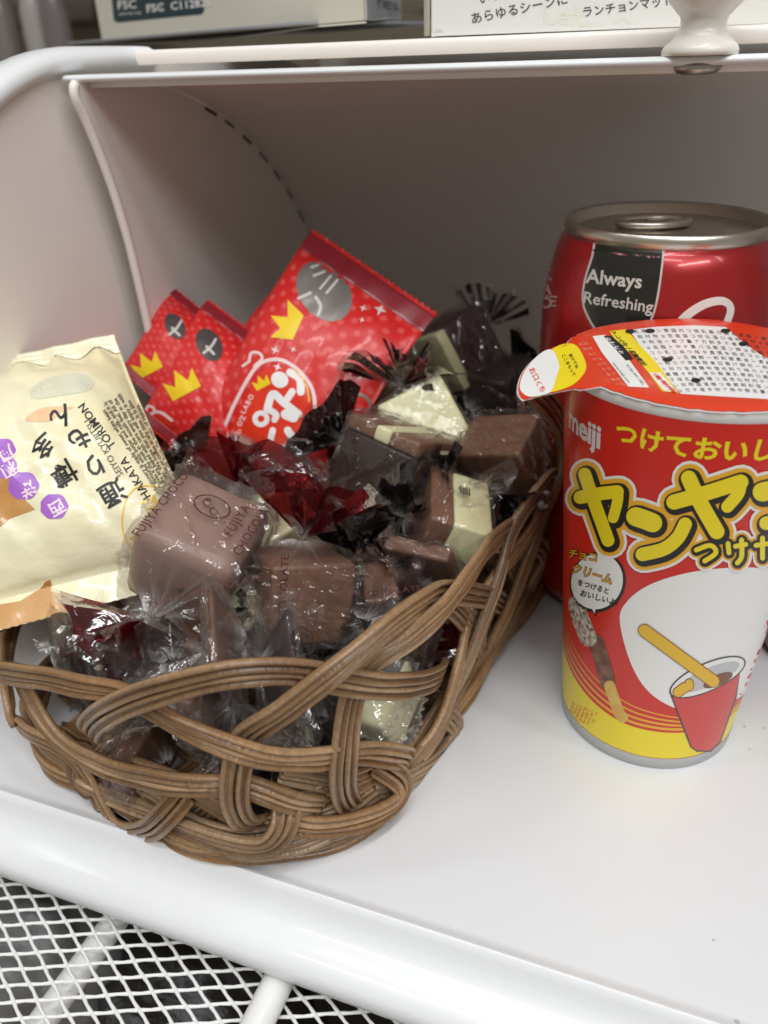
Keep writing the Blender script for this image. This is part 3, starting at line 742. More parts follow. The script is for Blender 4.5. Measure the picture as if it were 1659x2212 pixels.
# woven bottom
for k in range(15):
    b = B_F+.012+(B_B-B_F-.024)*k/14
    bp_ = [p for p in [EA*a+EB*b+np.array([0, 0, .0042+.0009*math.cos(i*math.pi+k*math.pi)]) for i, a in enumerate(np.linspace(A_L+.006, A_R-.006, 24))] if wall_sdf(p) < -.0055]
    V, F, U = ribbon(bp_, [np.array([0, 0, 1.0])]*len(bp_), 2, 1.0, 300+k)
    mk('bottom_cane', V, F, RATTAN, bk, uvs=U)
for k in range(8):
    a = A_L+.012+(A_R-A_L-.024)*k/7
    bp_ = [p for p in [EA*a+EB*b+np.array([0, 0, .0044-.0009*math.cos(i*math.pi+k*math.pi)]) for i, b in enumerate(np.linspace(B_F+.006, B_B-.006, 24))] if wall_sdf(p) < -.0055]
    V, F, U = ribbon(bp_, [np.array([0, 0, 1.0])]*len(bp_), 2, 1.0, 400+k)
    mk('bottom_cane', V, F, RATTAN, bk, uvs=U)

# ================================================================== snack cup
CX, CY, RB, RT, HC = 0.02658, 0.16761, 0.02646, 0.0351, 0.1170
cup = thing('snack_cup', (CX, CY, 0), 'red paper snack cup with yellow bubble lettering and a peel-off lid', 'cup')
cupS = Rev((CX, CY), [(RB, 0.0), (RT, HC)])
REDP = pm('red_print', (.60, .016, .007), .34, coat=.25); REDC = REDP
YELP = pm('yellow_print', (.82, .66, .012), .35, coat=.2); ORAP = pm('orange_print', (.78, .40, .02), .35, coat=.2)
WHTP = pm('white_gloss_print', (.80, .80, .78), .35, coat=.2); BLKP = pm('black_gloss_print', (.012, .011, .010), .35, coat=.2); GRYP = pm('charcoal_print', (.05, .05, .05), .4, coat=.2)
GREYBAND = pm('grey_card_band', (.48, .48, .48), .45); PAPER = pm('white_paperboard', (.72, .72, .71), .5)
V, F = lathe((CX, CY), [(cupS.R(.0045), .0045), (cupS.R(.06), .06), (RT, HC)], 320); body = mk('cup_body', V, F, REDP, cup)
V, F = lathe((CX, CY), [(RB-.003, .0012), (RB-.0004, .0), (cupS.R(.001)+.0001, .0004), (cupS.R(.0045)+.00012, .0046)], 200, True); mk('base_band', V, F, GREYBAND, cup)
V, F = lathe((CX, CY), [(cupS.R(HC-.0008), HC-.0008), (RT+.0002, HC-.0004), (RT+.0005, HC+.0006), (RT+.0005, HC+.0018), (RT+.0002, HC+.0023), (RT-.001, HC+.0024)], 200); mk('rolled_rim', V, F, PAPER, cup)
hc = cupS.hit
def Z7(x, y): return (1097.2+x*.3967, 822.9+y*.3967)
def Z(pts): return [Z7(*p) for p in pts]
# yellow foot of the print
th0 = math.radians(-190)
def band(zlo, zhi_f, n=120, t0=math.radians(-200), t1=math.radians(20)):
    V = []; F = []
    for k in range(n+1):
        t = t0+(t1-t0)*k/n
        for j in range(5): V.append((t, zlo+(zhi_f(t)-zlo)*j/4))
    for k in range(n):
        for j in range(4): F.append((k*5+j, (k+1)*5+j, (k+1)*5+j+1, k*5+j+1))
    return V, F
def band_obj(name, zlo, zhi_f, mat, eps):
    V, F = band(zlo, zhi_f); P = []
    for t, z in V:
        p, n = cupS.pt(t, z); P.append(p+n*eps)
    return mk(name, P, F, mat, cup)
tl, zl_ = cupS.ang(*Z7(312, 1490)); tr_, zr_ = cupS.ang(*Z7(700, 1745))
def ycurve(t): return max(.0047, .016+(zl_-.016)*max(0.0, min(1.2, (tr_-t)/(tr_-tl)))**1.5)
band_obj('yellow_print', .0047, lambda t: ycurve(t), YELP, 3e-5)
for k in range(4):
    off = .0012+.0022*k
    V, F = band(0, lambda t: 1, 100); P = []
    for t, f in V:
        p, n = cupS.pt(t, ycurve(t)+off*(1+.5*(tr_-t))+f*(.0010-.00018*k)); P.append(p+n*3e-5)
    mk('orange_stripe', P, F, ORAP, cup)
# plain white panel and the drawing of a dip pot with biscuit sticks
panel = [(610, 1310), (650, 1200), (770, 1110), (950, 1050), (1150, 1020), (1330, 1015), (1500, 1040), (1560, 1200), (1500, 1420), (1400, 1590), (1230, 1740), (1000, 1800), (800, 1720), (680, 1560)]
decal('white_panel', [poly(Z(panel), 6)], hc, 9e-5, WHTP, cup, 12)
pot = [(895, 1715), (1265, 1560), (1235, 1720), (1150, 1960), (1100, 2010), (1030, 2010), (1000, 1990)]
decal('pot_outline', [stroke(Z(pot+[pot[0]]), 7, 4, sm=False)], hc, 1.5e-4, GRYP, cup, 10)
decal('pot_drawing', [poly(Z(pot))], hc, 1.8e-4, pm('pot_red', (.60, .055, .05), .35, coat=.2), cup, 10)
ex, ey = Z7(1085, 1610)
decal('pot_rim_line', [ell(ex, ey, 89, 31, -24)], hc, 2.1e-4, GRYP, cup, 10)
decal('pot_rim', [ell(ex, ey, 85, 28, -24)], hc, 2.4e-4, WHTP, cup, 10)
decal('pot_inside', [ell(ex+2, ey, 72, 19, -24)], hc, 2.7e-4, pm('pale_grey_ink', (.52, .52, .54), .4), cup, 10)
decal('dip_cream', [ell(ex+22, ey+6, 34, 12, -24)], hc, 3.0e-4, pm('dip_brown', (.20, .075, .05), .3), cup, 10)
decal('stick_line', [stroke(Z([(745, 1355), (1115, 1630)]), 29, 8), stroke(Z([(925, 1690), (960, 1665)]), 24, 4), stroke(Z([(985, 1660), (985, 1640)]), 20, 4)], hc, 3.3e-4, pm('stick_brown', (.32, .11, .03), .4), cup, 10)
decal('stick_drawing', [stroke(Z([(745, 1355), (1115, 1630)]), 25, 8), stroke(Z([(925, 1690), (960, 1665)]), 20, 4), stroke(Z([(985, 1660), (985, 1640)]), 16, 4)], hc, 3.7e-4, pm('stick_yellow', (.74, .46, .035), .4), cup, 10)
# bubble logo
logo = [([(425, 505), (470, 640), (550, 865)], 70), ([(400, 632), (500, 612), (600, 600)], 72), ([(605, 608), (600, 660), (578, 742)], 58),
        ([(700, 735), (745, 750), (790, 768)], 104), ([(965, 775), (925, 850), (850, 910), (735, 940)], 74),
        ([(985, 525), (1045, 655), (1135, 815)], 84), ([(905, 655), (1080, 605), (1265, 545)], 82), ([(1265, 550), (1250, 610), (1192, 680)], 66),
        ([(1380, 600), (1430, 590), (1470, 600)], 104), ([(1620, 560), (1590, 660), (1500, 740), (1400, 770)], 74)]
sub = [text_px('つけボー', *Z7(1000, 985), 41, -7, .035)]
def lg(extra, dx=0, dy=0): return [stroke([Z7(x+dx, y+dy) for x, y in p], (w_+extra)*.3967, 6) for p, w_ in logo]
def sb(extra, dx=0, dy=0):
    return [stroke([Z7(x+dx, y+dy) for x, y in p], (38+extra)*.3967, 5) for p in ([(1025, 915), (1100, 890), (1130, 930), (1070, 975)], [(1195, 880), (1200, 930)], [(1235, 895), (1290, 885)], [(1268, 860), (1268, 950), (1245, 985)], [(1345, 890), (1416, 880)], [(1380, 850), (1380, 960)], [(1450, 880), (1540, 870)])]
decal('logo_white_edge', lg(118, 8, 8)+sb(70, 4, 4), hc, 2.0e-4, WHTP, cup, 10, 3e-6)
decal('logo_orange_edge', lg(88, 8, 8)+sb(46, 3, 3), hc, 2.6e-4, ORAP, cup, 10, 3e-6)
decal('logo_black_edge', lg(44, 8, 10)+sb(24, 2, 3), hc, 3.2e-4, BLKP, cup, 10, 3e-6)
decal('logo_lettering', lg(0)+sb(-12), hc, 3.8e-4, YELP, cup, 10, 3e-6)
# small lettering
t_, z_ = cupS.ang(1229, 908); decal('brand_lettering', [stext('meiji', .0088, .03, spacing=.95)], cupS.surf(t_, z_-.0015), 6e-5, pm('silver_white_print', (.68, .66, .66), .4), cup, .0015)
t_, z_ = cupS.ang(1328, 948); decal('tagline_lettering', [stext('つけておいしい、', .0062, .03, spacing=.98)], cupS.surf(t_, z_), 6e-5, YELP, cup, .0012)
bubx, buby = Z7(490, 1095)
decal('speech_bubble_edge', [ell(bubx, buby, 60, 66, 20), poly(Z([(430, 1200), (480, 1285), (500, 1200)]))], hc, 1.2e-4, BLKP, cup, 10)
decal('speech_bubble', [ell(bubx-1, buby-2, 55, 61, 20), poly(Z([(432, 1190), (474, 1265), (490, 1195)]))], hc, 1.8e-4, WHTP, cup, 10)
for nm, sh, eps, m in (('bubble_lettering_edge', .07, 2.4e-4, PRINTB), ('bubble_lettering', .022, 3.0e-4, ORAP)):
    decal(nm, [text_px('チョコ', *Z7(330, 955), 21.5, 9, sh), text_px('クリーム', *Z7(345, 1035), 23, 17, sh)], hc, eps, m, cup, 8)
decal('bubble_small_lettering', [text_px('をつけると', *Z7(378, 1105), 14.5, 17, .025), text_px('おいしいよ!', *Z7(392, 1165), 16, 15, .025)], hc, 2.4e-4, PRINTB, cup, 8)
# photo of a dipped stick
decal('dipped_stick', [stroke(Z([(480, 1420), (515, 1530), (545, 1640)]), 33*1.0, 8)], hc, 1.0e-4, pm('stick_choc', (.13, .05, .03), .4, var=(300, (.26, .13, .08))), cup, 8)
decal('dipped_stick', [stroke(Z([(555, 1660), (600, 1790), (625, 1830)]), 24, 6)], hc, 1.05e-4, pm('stick_bare', (.62, .36, .07), .4, var=(300, (.70, .48, .12))), cup, 8)
decal('dipped_stick', [stroke(Z([(375, 1215), (395, 1290), (440, 1400)]), 37, 8)], hc, 1.1e-4, pm('stick_sprinkles', (.60, .57, .48), .4, var=(900, (.14, .06, .03))), cup, 8)
decal('small_lettering', [text_px('もっとおいしく\nたべちゃおう\nなぞなぞクイズ\nやってみよう', *Z7(345, 1760), 9, 24, .01, line=.95)], hc, 1.0e-4, pm('orange_red_print', (.70, .16, .02), .4), cup, 8)
# lid with its pull tab
ZL = HC+.0028
tab_px = [(1330, 722), (1280, 727), (1235, 738), (1190, 752), (1155, 772), (1130, 800), (1120, 830), (1124, 850), (1140, 860), (1165, 857), (1200, 846), (1230, 838), (1262, 843)]
cen = np.array([CX, CY, ZL]); RLID = RT+.0006
pol = []
for q in catmull([np.array(p, float) for p in tab_px], 6):
    d = at(q[0], q[1], z=ZL)-cen; pol.append((math.atan2(d[1], d[0]) % (2*math.pi), math.hypot(d[0], d[1])))
pol.sort(); pa, pr_ = [p[0] for p in pol], [p[1] for p in pol]
def rlid(a):
    a %= 2*math.pi; r0 = RLID+.00012*math.sin(a*37)+.0001*math.sin(a*61+1)
    return max(r0, float(np.interp(a, pa, pr_))) if pa[0] <= a <= pa[-1] else r0
def zlid(a, r):
    z = ZL-.0005*math.sin(min(1, r/RT)*math.pi)*0.6+.00015*math.sin(a*5)*(r/RT)
    ex = r-RLID
    if ex > 0: z -= ex*ex*2.2
    if r > RT: z -= (min(r, RLID)-RT)*.5*(0 if rlid(a) > RLID+.002 else 1)
    return z
def lid_mesh(nm, mat, r0f, grow=0.0, dz=0.0):
    V, F, n = [np.array([CX, CY, zlid(0, 0)+dz])], [], 360; rings = [.2, .4, .6, .75, .88, .95, 1.0]
    for q in rings:
        for k in range(n):
            a = 2*math.pi*k/n; r = (rlid(a)+grow)*q; V.append(np.array([CX+r*math.cos(a), CY+r*math.sin(a), zlid(a, r)+dz]))
    for k in range(n): F.append((0, 1+k, 1+(k+1) % n))
    for i in range(len(rings)-1):
        for k in range(n): F.append((1+i*n+k, 1+(i+1)*n+k, 1+(i+1)*n+(k+1) % n, 1+i*n+(k+1) % n))
    return mk(nm, V, F, mat, cup)
LIDRED = pm('lid_orange_red', (.70, .045, .010), .30, coat=.35, bump=(90, .12, .001))
lid_mesh('lid_backing', PAPER, None, .00035, -.00028)
ld = lid_mesh('foil_lid', LIDRED, None)
def lid_hit(px, py):
    z = ZL
    for _ in range(3):
        P = at(px, py, z=z); a = math.atan2(P[1]-CY, P[0]-CX); r = math.hypot(P[0]-CX, P[1]-CY); z = zlid(a, r)
    return np.array([P[0], P[1], z]), np.array([0, 0, 1.0])
decal('yellow_tab_print', [poly([(1198, 751), (1240, 744), (1262, 775), (1265, 800), (1245, 826), (1218, 840), (1188, 848), (1152, 855), (1150, 800)], 5)], lid_hit, 6e-5, YELP, cup, 8)
decal('white_tab_print', [poly([(1180, 757), (1196, 760), (1208, 790), (1203, 812), (1190, 846), (1165, 855.5), (1143, 857.5), (1127, 848), (1123, 832), (1133, 803), (1156, 774)], 5)], lid_hit, 1.2e-4, WHTP, cup, 8)
decal('tab_lettering', [text_px('お', 1142, 798, 15, 62, .02), text_px('口', 1149, 812, 15, 60, .02), text_px('く', 1155, 826, 15, 60, .02), text_px('ち', 1163, 838, 15, 60, .02)], lid_hit, 1.8e-4, pm('red_tab_ink', (.70, .04, .02), .4), cup, 6)
decal('tab_small_lettering', [text_px('ここをもって', 1213, 767, 9.0, 62, .02), text_px('あけてね', 1228, 766, 9.0, 62, .02)], lid_hit, 1.2e-4, PRINTB, cup, 6)
decal('white_label_print', [poly([(1359, 713), (1420, 706), (1500, 703), (1568, 707), (1600, 735), (1640, 765), (1690, 790), (1740, 815), (1740, 868), (1650, 862), (1560, 857), (1470, 851), (1440, 815), (1395, 765)])], lid_hit, 6e-5, WHTP, cup, 12)
decal('yellow_label_print', [poly([(1316, 716), (1352, 712), (1384, 748), (1418, 784), (1432, 803), (1466, 850), (1430, 846), (1400, 805), (1368, 768), (1336, 745)])], lid_hit, 1.0e-4, YELP, cup, 12)
decal('white_strip_print', [poly([(1280, 727), (1306, 724), (1330, 752), (1362, 782), (1402, 838), (1357, 836), (1330, 800), (1300, 762)])], lid_hit, 1.0e-4, WHTP, cup, 12)
decal('white_half_strip_print', [poly([(1402, 806), (1426, 806), (1462, 847), (1434, 845)])], lid_hit, 1.5e-4, WHTP, cup, 12)
decal('black_strip_print', [poly([(1304, 727), (1320, 726), (1346, 748), (1368, 776), (1352, 780), (1330, 756)])], lid_hit, 1.5e-4, PRINTB, cup, 12)
decal('red_lettering', [text_px('小\n麦\n乳\n成\n分\n大\n豆'[i*2], 1412+6.2*i, 815+5.6*i, 12, 0, .03, up=(-5, -9)) for i in range(7)], lid_hit, 2.0e-4, pm('red_tab_ink', (.70, .04, .02), .4), cup, 0)
decal('black_lettering', [text_px(c_, 1322+7.9*i, 724+8.3*i, 14, 0, .02, up=(-6, -9)) for i, c_ in enumerate('アレルギー物質表示')], lid_hit, 1.6e-4, PRINTB, cup, 0)
decal('white_lettering', [text_px(c_, 1310+9*i, 737+9.3*i, 12, 0, .02, up=(-5, -8)) for i, c_ in enumerate('お客様セ')], lid_hit, 2.0e-4, WHTP, cup, 0)
decal('number_lettering', [text_px('0120-041-082', 1352, 790, 10, 50, .0, up=(7, -3)), text_px('www.meiji.com', 1322, 785, 9, 51, 0, up=(7, -3))], lid_hit, 1.6e-4, PRINTD, cup, 0)
decal('pale_lettering', [text_px(c_, 1262+10*(i % 9)-11*(i//9), 745+11*(i % 9)+2*(i//9), 10, 0, .0, up=(-4, -7)) for i, c_ in enumerate('品質には万全を期して'[:9]+'お問合せはお客様へ'[:9])], lid_hit, 8e-5, pm('pink_print', (.80, .30, .22), .4), cup, 0)
LT = ['名称チョコレート菓子', '原材料名小麦粉砂糖', '植物油脂乳糖カカオ', 'ショートニング全粉乳', '東京都中央区京橋2', '国産ブドウ糖果糖液糖', '内容量賞味期限枠外', 'ココアバター食塩', '保存方法直射日光', '乳化剤膨張剤香料', '高温多湿を避けて', 'カロテン色素酸味料', '製造者株式会社']
tx = []
for ci in range(19):
    line = LT[ci % len(LT)]+LT[(ci*5+3) % len(LT)]
    x0, y0 = 1370+16.2*ci, 720-1.0*ci+.11*ci*ci
    for k, c_ in enumerate(line[:13]):
        x, y = x0+8.6*k, y0+11.6*k
        if y < 848+ci*.8 and x < 1715: tx.append(text_px(c_, x, y, 11.5, 0, .0, up=(-4, -8.6)))
decal('ingredient_lettering', tx, lid_hit, 1.2e-4, PRINTD, cup, 0, 0)
decal('printed_dots', [ell(x, y, 10.5, 4.6) for x, y in ((1361, 717), (1404, 716), (1567, 716), (1442, 778), (1503, 823), (1606, 744))], lid_hit, 2.2e-4, PRINTB, cup, 0)

# ================================================================== drink can
NX, NY, RR, RBD, HCAN = 0.0105, 0.2400, 0.0322, 0.0378, 0.1420
can = thing('drink_can', (NX, NY, 0), 'red aluminium drink can with a black slogan panel behind the snack cup', 'can')
CANR = pm('can_red', (.36, .012, .014), .28, metal=.35, coat=.4); ALU = pm('aluminium', (.62, .59, .52), .30, metal=1.0, bump=(200, .05))
cprof = [(RBD*.78, 0.0), (RBD*.86, .004), (RBD*.98, .010), (RBD, .014), (RBD, HCAN-.030), (RBD*.992, HCAN-.025), (RBD*.965, HCAN-.018), (RBD*.925, HCAN-.011), (RR*1.035, HCAN-.006), (RR*.985, HCAN-.0045)]
canS = Rev((NX, NY), cprof)
V, F = lathe((NX, NY), [(0.0005, .003), (RBD*.68, .003), (RBD*.72, .0)]+cprof, 200); mk('can_body', V, F, CANR, can)
V, F = lathe((NX, NY), [(RR*.985, HCAN-.0047), (RR*1.0, HCAN-.004), (RR*1.012, HCAN-.0025), (RR*1.0, HCAN-.0006), (RR*.975, HCAN), (RR*.95, HCAN-.0007), (RR*.93, HCAN-.0045), (RR*.90, HCAN-.0055), (RR*.87, HCAN-.0035), (RR*.5, HCAN-.003), (.0004, HCAN-.003)], 120); top = mk('can_top', V, F, ALU, can)
# ring pull
zt = HCAN-.0021; rp0 = at(1330, 484, z=zt); rp1 = at(1470, 478, z=zt); rc_ = (rp0+rp1)/2; ux = nrm(rp1-rp0); uy = np.cross((0, 0, 1), ux); hl = np.linalg.norm(rp1-rp0)/2
rc_ = np.array([NX-.004, NY-.002, zt]); 
loop = [rc_+ux*(hl*math.cos(a)*1.05)+uy*(hl*.62*math.sin(a))+np.array([0, 0, .0006]) for a in [2*math.pi*k/28 for k in range(29)]]
V, F = tube(loop, .0013, 8); mk('ring_pull', V, F, ALU, can)
V, F = box(rc_+ux*hl*.45, hl*.5, hl*.48, .0007, ux, uy, bev=.0006); mk('ring_pull_tongue', V, F, ALU, can)
V, F = lathe((rc_+ux*hl*.5)[:2], [(.0019, zt-.0012), (.0019, zt+.0009), (.0012, zt+.0013), (.0002, zt+.0013)], 20); mk('rivet', V, F, ALU, can)
hk = canS.hit
def Z6(x, y): return (1042.3+x*.3717, 384+y*.3717)
pan = [Z6(*p) for p in ((655, 345), (640, 450), (605, 560), (585, 660), (588, 740), (610, 800), (650, 870), (700, 920), (820, 930), (920, 900), (965, 850), (1000, 770), (1025, 650), (1045, 500), (1055, 375), (850, 372))]
decal('slogan_panel_edge', [stroke([p for p in pan[:-1]], 4.5, 3)], hk, 1.0e-4, pm('panel_silver', (.55, .47, .45), .4), can, 8)
decal('slogan_panel', [poly(pan)], hk, 6e-5, pm('panel_black', (.012, .013, .010), .25, coat=.4), can, 9)
decal('slogan_lettering', [text_px('Always', *Z6(602, 608), 46*.92, 6, .022), text_px('Refreshing', *Z6(580, 726), 36, 8, .014)], hk, 1.3e-4, pm('slogan_grey', (.56, .54, .50), .4), can, 8)
decal('script_flourish', [stroke([Z6(*p) for p in ((1130, 860), (1200, 790), (1290, 735), (1380, 715), (1430, 735), (1440, 780), (1415, 850))], (20, 15), 7)], hk, 8e-5, pm('script_white', (.72, .68, .64), .4), can, 8)
decal('side_lettering', [text_px('K\nA\nO', *Z6(345, 590), 34, 5, .03, line=.9), text_px('ΓΞ', *Z6(335, 740), 30, 5, .02)], hk, 8e-5, pm('script_dim', (.45, .30, .28), .4), can, 8)

# brown glass jar further along the bin floor
P = at(1672, 1432, z=0.0)
jar = thing('glass_jar', (P[0]+.012, P[1]+.012, 0), 'small brown glass jar on the bin floor beside the snack cup', 'jar')
V, F = lathe((P[0]+.012, P[1]+.012), [(.010, .0), (.0155, .0015), (.0165, .004), (.0165, .040), (.014, .046), (.011, .049), (.011, .053)], 48, True, True)
mk('jar_body', V, F, pm('brown_glass', (.10, .06, .035), .12, coat=.6), jar)
V, F = lathe((P[0]+.012, P[1]+.012), [(.0124, .0535), (.0124, .062), (.0115, .0635), (.0005, .0635)], 48, True); mk('jar_cap', V, F, pm('jar_cap_black', (.02, .02, .02), .4), jar)

# ================================================================== sealed pouches
class Pouch:
    """pillow pouch over a parallelogram P00 P10 P01; u across, v from the bottom seal to the top seal"""
    def __init__(s, P00, P10, P01, thick, seal0=.06, seal1=.10, seed=0, bend=0.0, crumple=.0006):
        s.o, s.e1, s.e2 = np.array(P00), np.array(P10)-P00, np.array(P01)-P00
        n = nrm(np.cross(s.e1, s.e2)); s.n = n if np.dot(n, CAMP-s.o) > 0 else -n
        s.t, s.s0, s.s1, s.seed, s.bend, s.cr = thick, seal0, seal1, seed, bend, crumple
    def h(s, u, v, side=1):
        if v <= s.s0 or v >= 1-s.s1: p = 0
        else:
            q = (v-s.s0)/(1-s.s0-s.s1); p = (math.sin(math.pi*min(max(q, 0), 1)))**.6
        w_ = max(0.0, 1-abs(2*u-1)**3.2)**.7
        k = s.t*p*w_
        ns = noise.noise(Vector((u*4.1+s.seed, v*5.3, side*3)))*1.0+.5*noise.noise(Vector((u*11+s.seed, v*13, side*7)))
        pl = math.sin(u*34+s.seed+3*noise.noise(Vector((u*6, v*2, s.seed))))*s.cr*1.1*math.exp(-((v-(1-s.s1))/.07)**2)
        return side*(k+.00022)+s.cr*ns*(0.25+p*w_)+pl*(1 if 0 < p else .3)
    def pt(s, u, v, side=1):
        pinch = 1-.05*math.sin(math.pi*min(max(v, 0), 1))**.8
        uu = .5+(u-.5)*pinch
        b = -s.bend*max(0, v-.55)**2
        return s.o+s.e1*uu+s.e2*v+s.n*(s.h(u, v, side)+b)
    def uv(s, px, py):
        d = ray(px, py); off = 0; u = v = .5
        A = np.stack([s.e1, s.e2], 1)
        for _ in range(7):
            P0 = s.o+s.n*off; t = np.dot(P0-CAMP, s.n)/np.dot(d, s.n); P = CAMP+d*t
            q = np.linalg.lstsq(A, P-P0, rcond=None)[0]; v = q[1]; u = .5+(q[0]-.5)/(1-.05*math.sin(math.pi*min(max(v, 0), 1))**.8)
            off = s.h(u, v)-s.bend*max(0, v-.55)**2
        return u, v
    def hit(s, px, py):
        u, v = s.uv(px, py); u = min(max(u, 0.001), .999); v = min(max(v, .001), .999)
        e = .004; a = s.pt(u+e, v)-s.pt(u-e, v); b = s.pt(u, v+e)-s.pt(u, v-e); n = nrm(np.cross(a, b)); n = n if np.dot(n, s.n) > 0 else -n
        return s.pt(u, v), n
    def build(s, name, mat, parent, nu=44, nv=64, zig=26, zamp=.012):
        V, F, U = [], [], []
        for side in (1, -1):
            for j in range(nv+1):
                for i in range(nu+1):
                    u, v = i/nu, j/nv
                    if j in (0, nv):
                        dv = zamp*((i % 2)-.5)
                        V.append(s.pt(u, v, side)+s.e2*dv)
                    else: V.append(s.pt(u, v, side))
                    U.append((u, v))
        m = (nu+1)*(nv+1)
        for side in (0, 1):
            for j in range(nv):
                for i in range(nu):
                    a = side*m+j*(nu+1)+i; q = (a, a+1, a+nu+2, a+nu+1)
                    F.append(q if side == 0 else q[::-1])
        for j in range(nv):
            for i in (0, nu):
                a = j*(nu+1)+i; q = (a, a+nu+1, m+a+nu+1, m+a); F.append(q)
        return mk(name, V, F, mat, parent, uvs=U)

def red_film():
    m = bpy.data.materials.new('red_dotted_film'); m.use_nodes = True; nt = m.node_tree; N = nt.nodes; L = nt.links; b = N['Principled BSDF']
    uv = N.new('ShaderNodeUVMap'); mp = N.new('ShaderNodeMapping'); mp.inputs['Scale'].default_value = (11, 19, 1); mp.inputs['Rotation'].default_value = (0, 0, .78); L.new(uv.outputs[0], mp.inputs[0])
    fr = N.new('ShaderNodeVectorMath'); fr.operation = 'FRACTION'; L.new(mp.outputs[0], fr.inputs[0])
    sb_ = N.new('ShaderNodeVectorMath'); sb_.operation = 'SUBTRACT'; sb_.inputs[1].default_value = (.5, .5, 0); L.new(fr.outputs[0], sb_.inputs[0])
    ln = N.new('ShaderNodeVectorMath'); ln.operation = 'LENGTH'; L.new(sb_.outputs[0], ln.inputs[0])
    mr = N.new('ShaderNodeMapRange'); mr.inputs['From Min'].default_value = .30; mr.inputs['From Max'].default_value = .16; L.new(ln.outputs['Value'], mr.inputs['Value'])
    mx = N.new('ShaderNodeMix'); mx.data_type = 'RGBA'; mx.inputs['A'].default_value = (.62, .018, .018, 1); mx.inputs['B'].default_value = (.70, .085, .078, 1); L.new(mr.outputs[0], mx.inputs['Factor'])
    L.new(mx.outputs['Result'], b.inputs['Base Color']); b.inputs['Roughness'].default_value = .32; b.inputs['Coat Weight'].default_value = .2
    return m
REDF = red_film(); SEALR = pm('red_seal_film', (.24, .012, .022), .3, coat=.3)
SILV = pm('silver_print', (.30, .28, .26), .35, metal=.5); CRWN = pm('crown_yellow', (.84, .60, .012), .4); BADGE = pm('badge_red', (.70, .035, .012), .35)
def Z3(x, y): return (219.4+x*.463, 438.9+y*.463)
def red_pouch(label, T1, T2, BL, thick, seed, art, bend=0.035):
    P01 = at(*T1[:2], y=T1[2]); P11 = at(*T2[:2], y=T2[2]); P00 = at(*BL[:2], y=BL[2]); P10 = P00+(P11-P01)
    base = (P00+P10)/2
    t = thing('snack_pouch', tuple(base), label, 'snack pouch', 'red crown snack pouches')
    pc = Pouch(P00, P10, P01, thick, .09, .105, seed, bend)
    pc.build('pouch_film', REDF, t)
    # crimped seal bands
    for v0, v1, nm in ((.905, .985, 'top_seal'), (.012, .08, 'bottom_seal')):
        V, F = [], []
        for j in range(9):
            for i in range(41):
                u, v = i/40, v0+(v1-v0)*j/8
                V.append(pc.pt(u, v)+pc.n*(.00032+.00026*(j % 2)))
        for j in range(8):
            for i in range(40): a = j*41+i; F.append((a, a+1, a+42, a+41))
        mk(nm, V, F, SEALR, t)
    def D(nm, sh, eps, m, L=10): return decal(nm, sh, pc.hit, eps, m, t, L)
    art(D); return t
def crown(c, s_, ang):
    pts = [(-1, .75), (-1.05, -.55), (-.45, .05), (0, -.95), (.45, .05), (1.05, -.55), (1, .75)]
    a = math.radians(ang); return poly([(c[0]+s_*(x*math.cos(a)-y*math.sin(a)), c[1]+s_*(x*math.sin(a)+y*math.cos(a))) for x, y in pts])
def star(c, r):
    return poly([(c[0]+(r if k % 2 == 0 else r*.32)*math.cos(k*math.pi/4+.4), c[1]+(r if k % 2 == 0 else r*.32)*math.sin(k*math.pi/4+.4)) for k in range(8)])
def z3s(pts, w_, n=6): return stroke([Z3(*p) for p in pts], w_*.463, n)
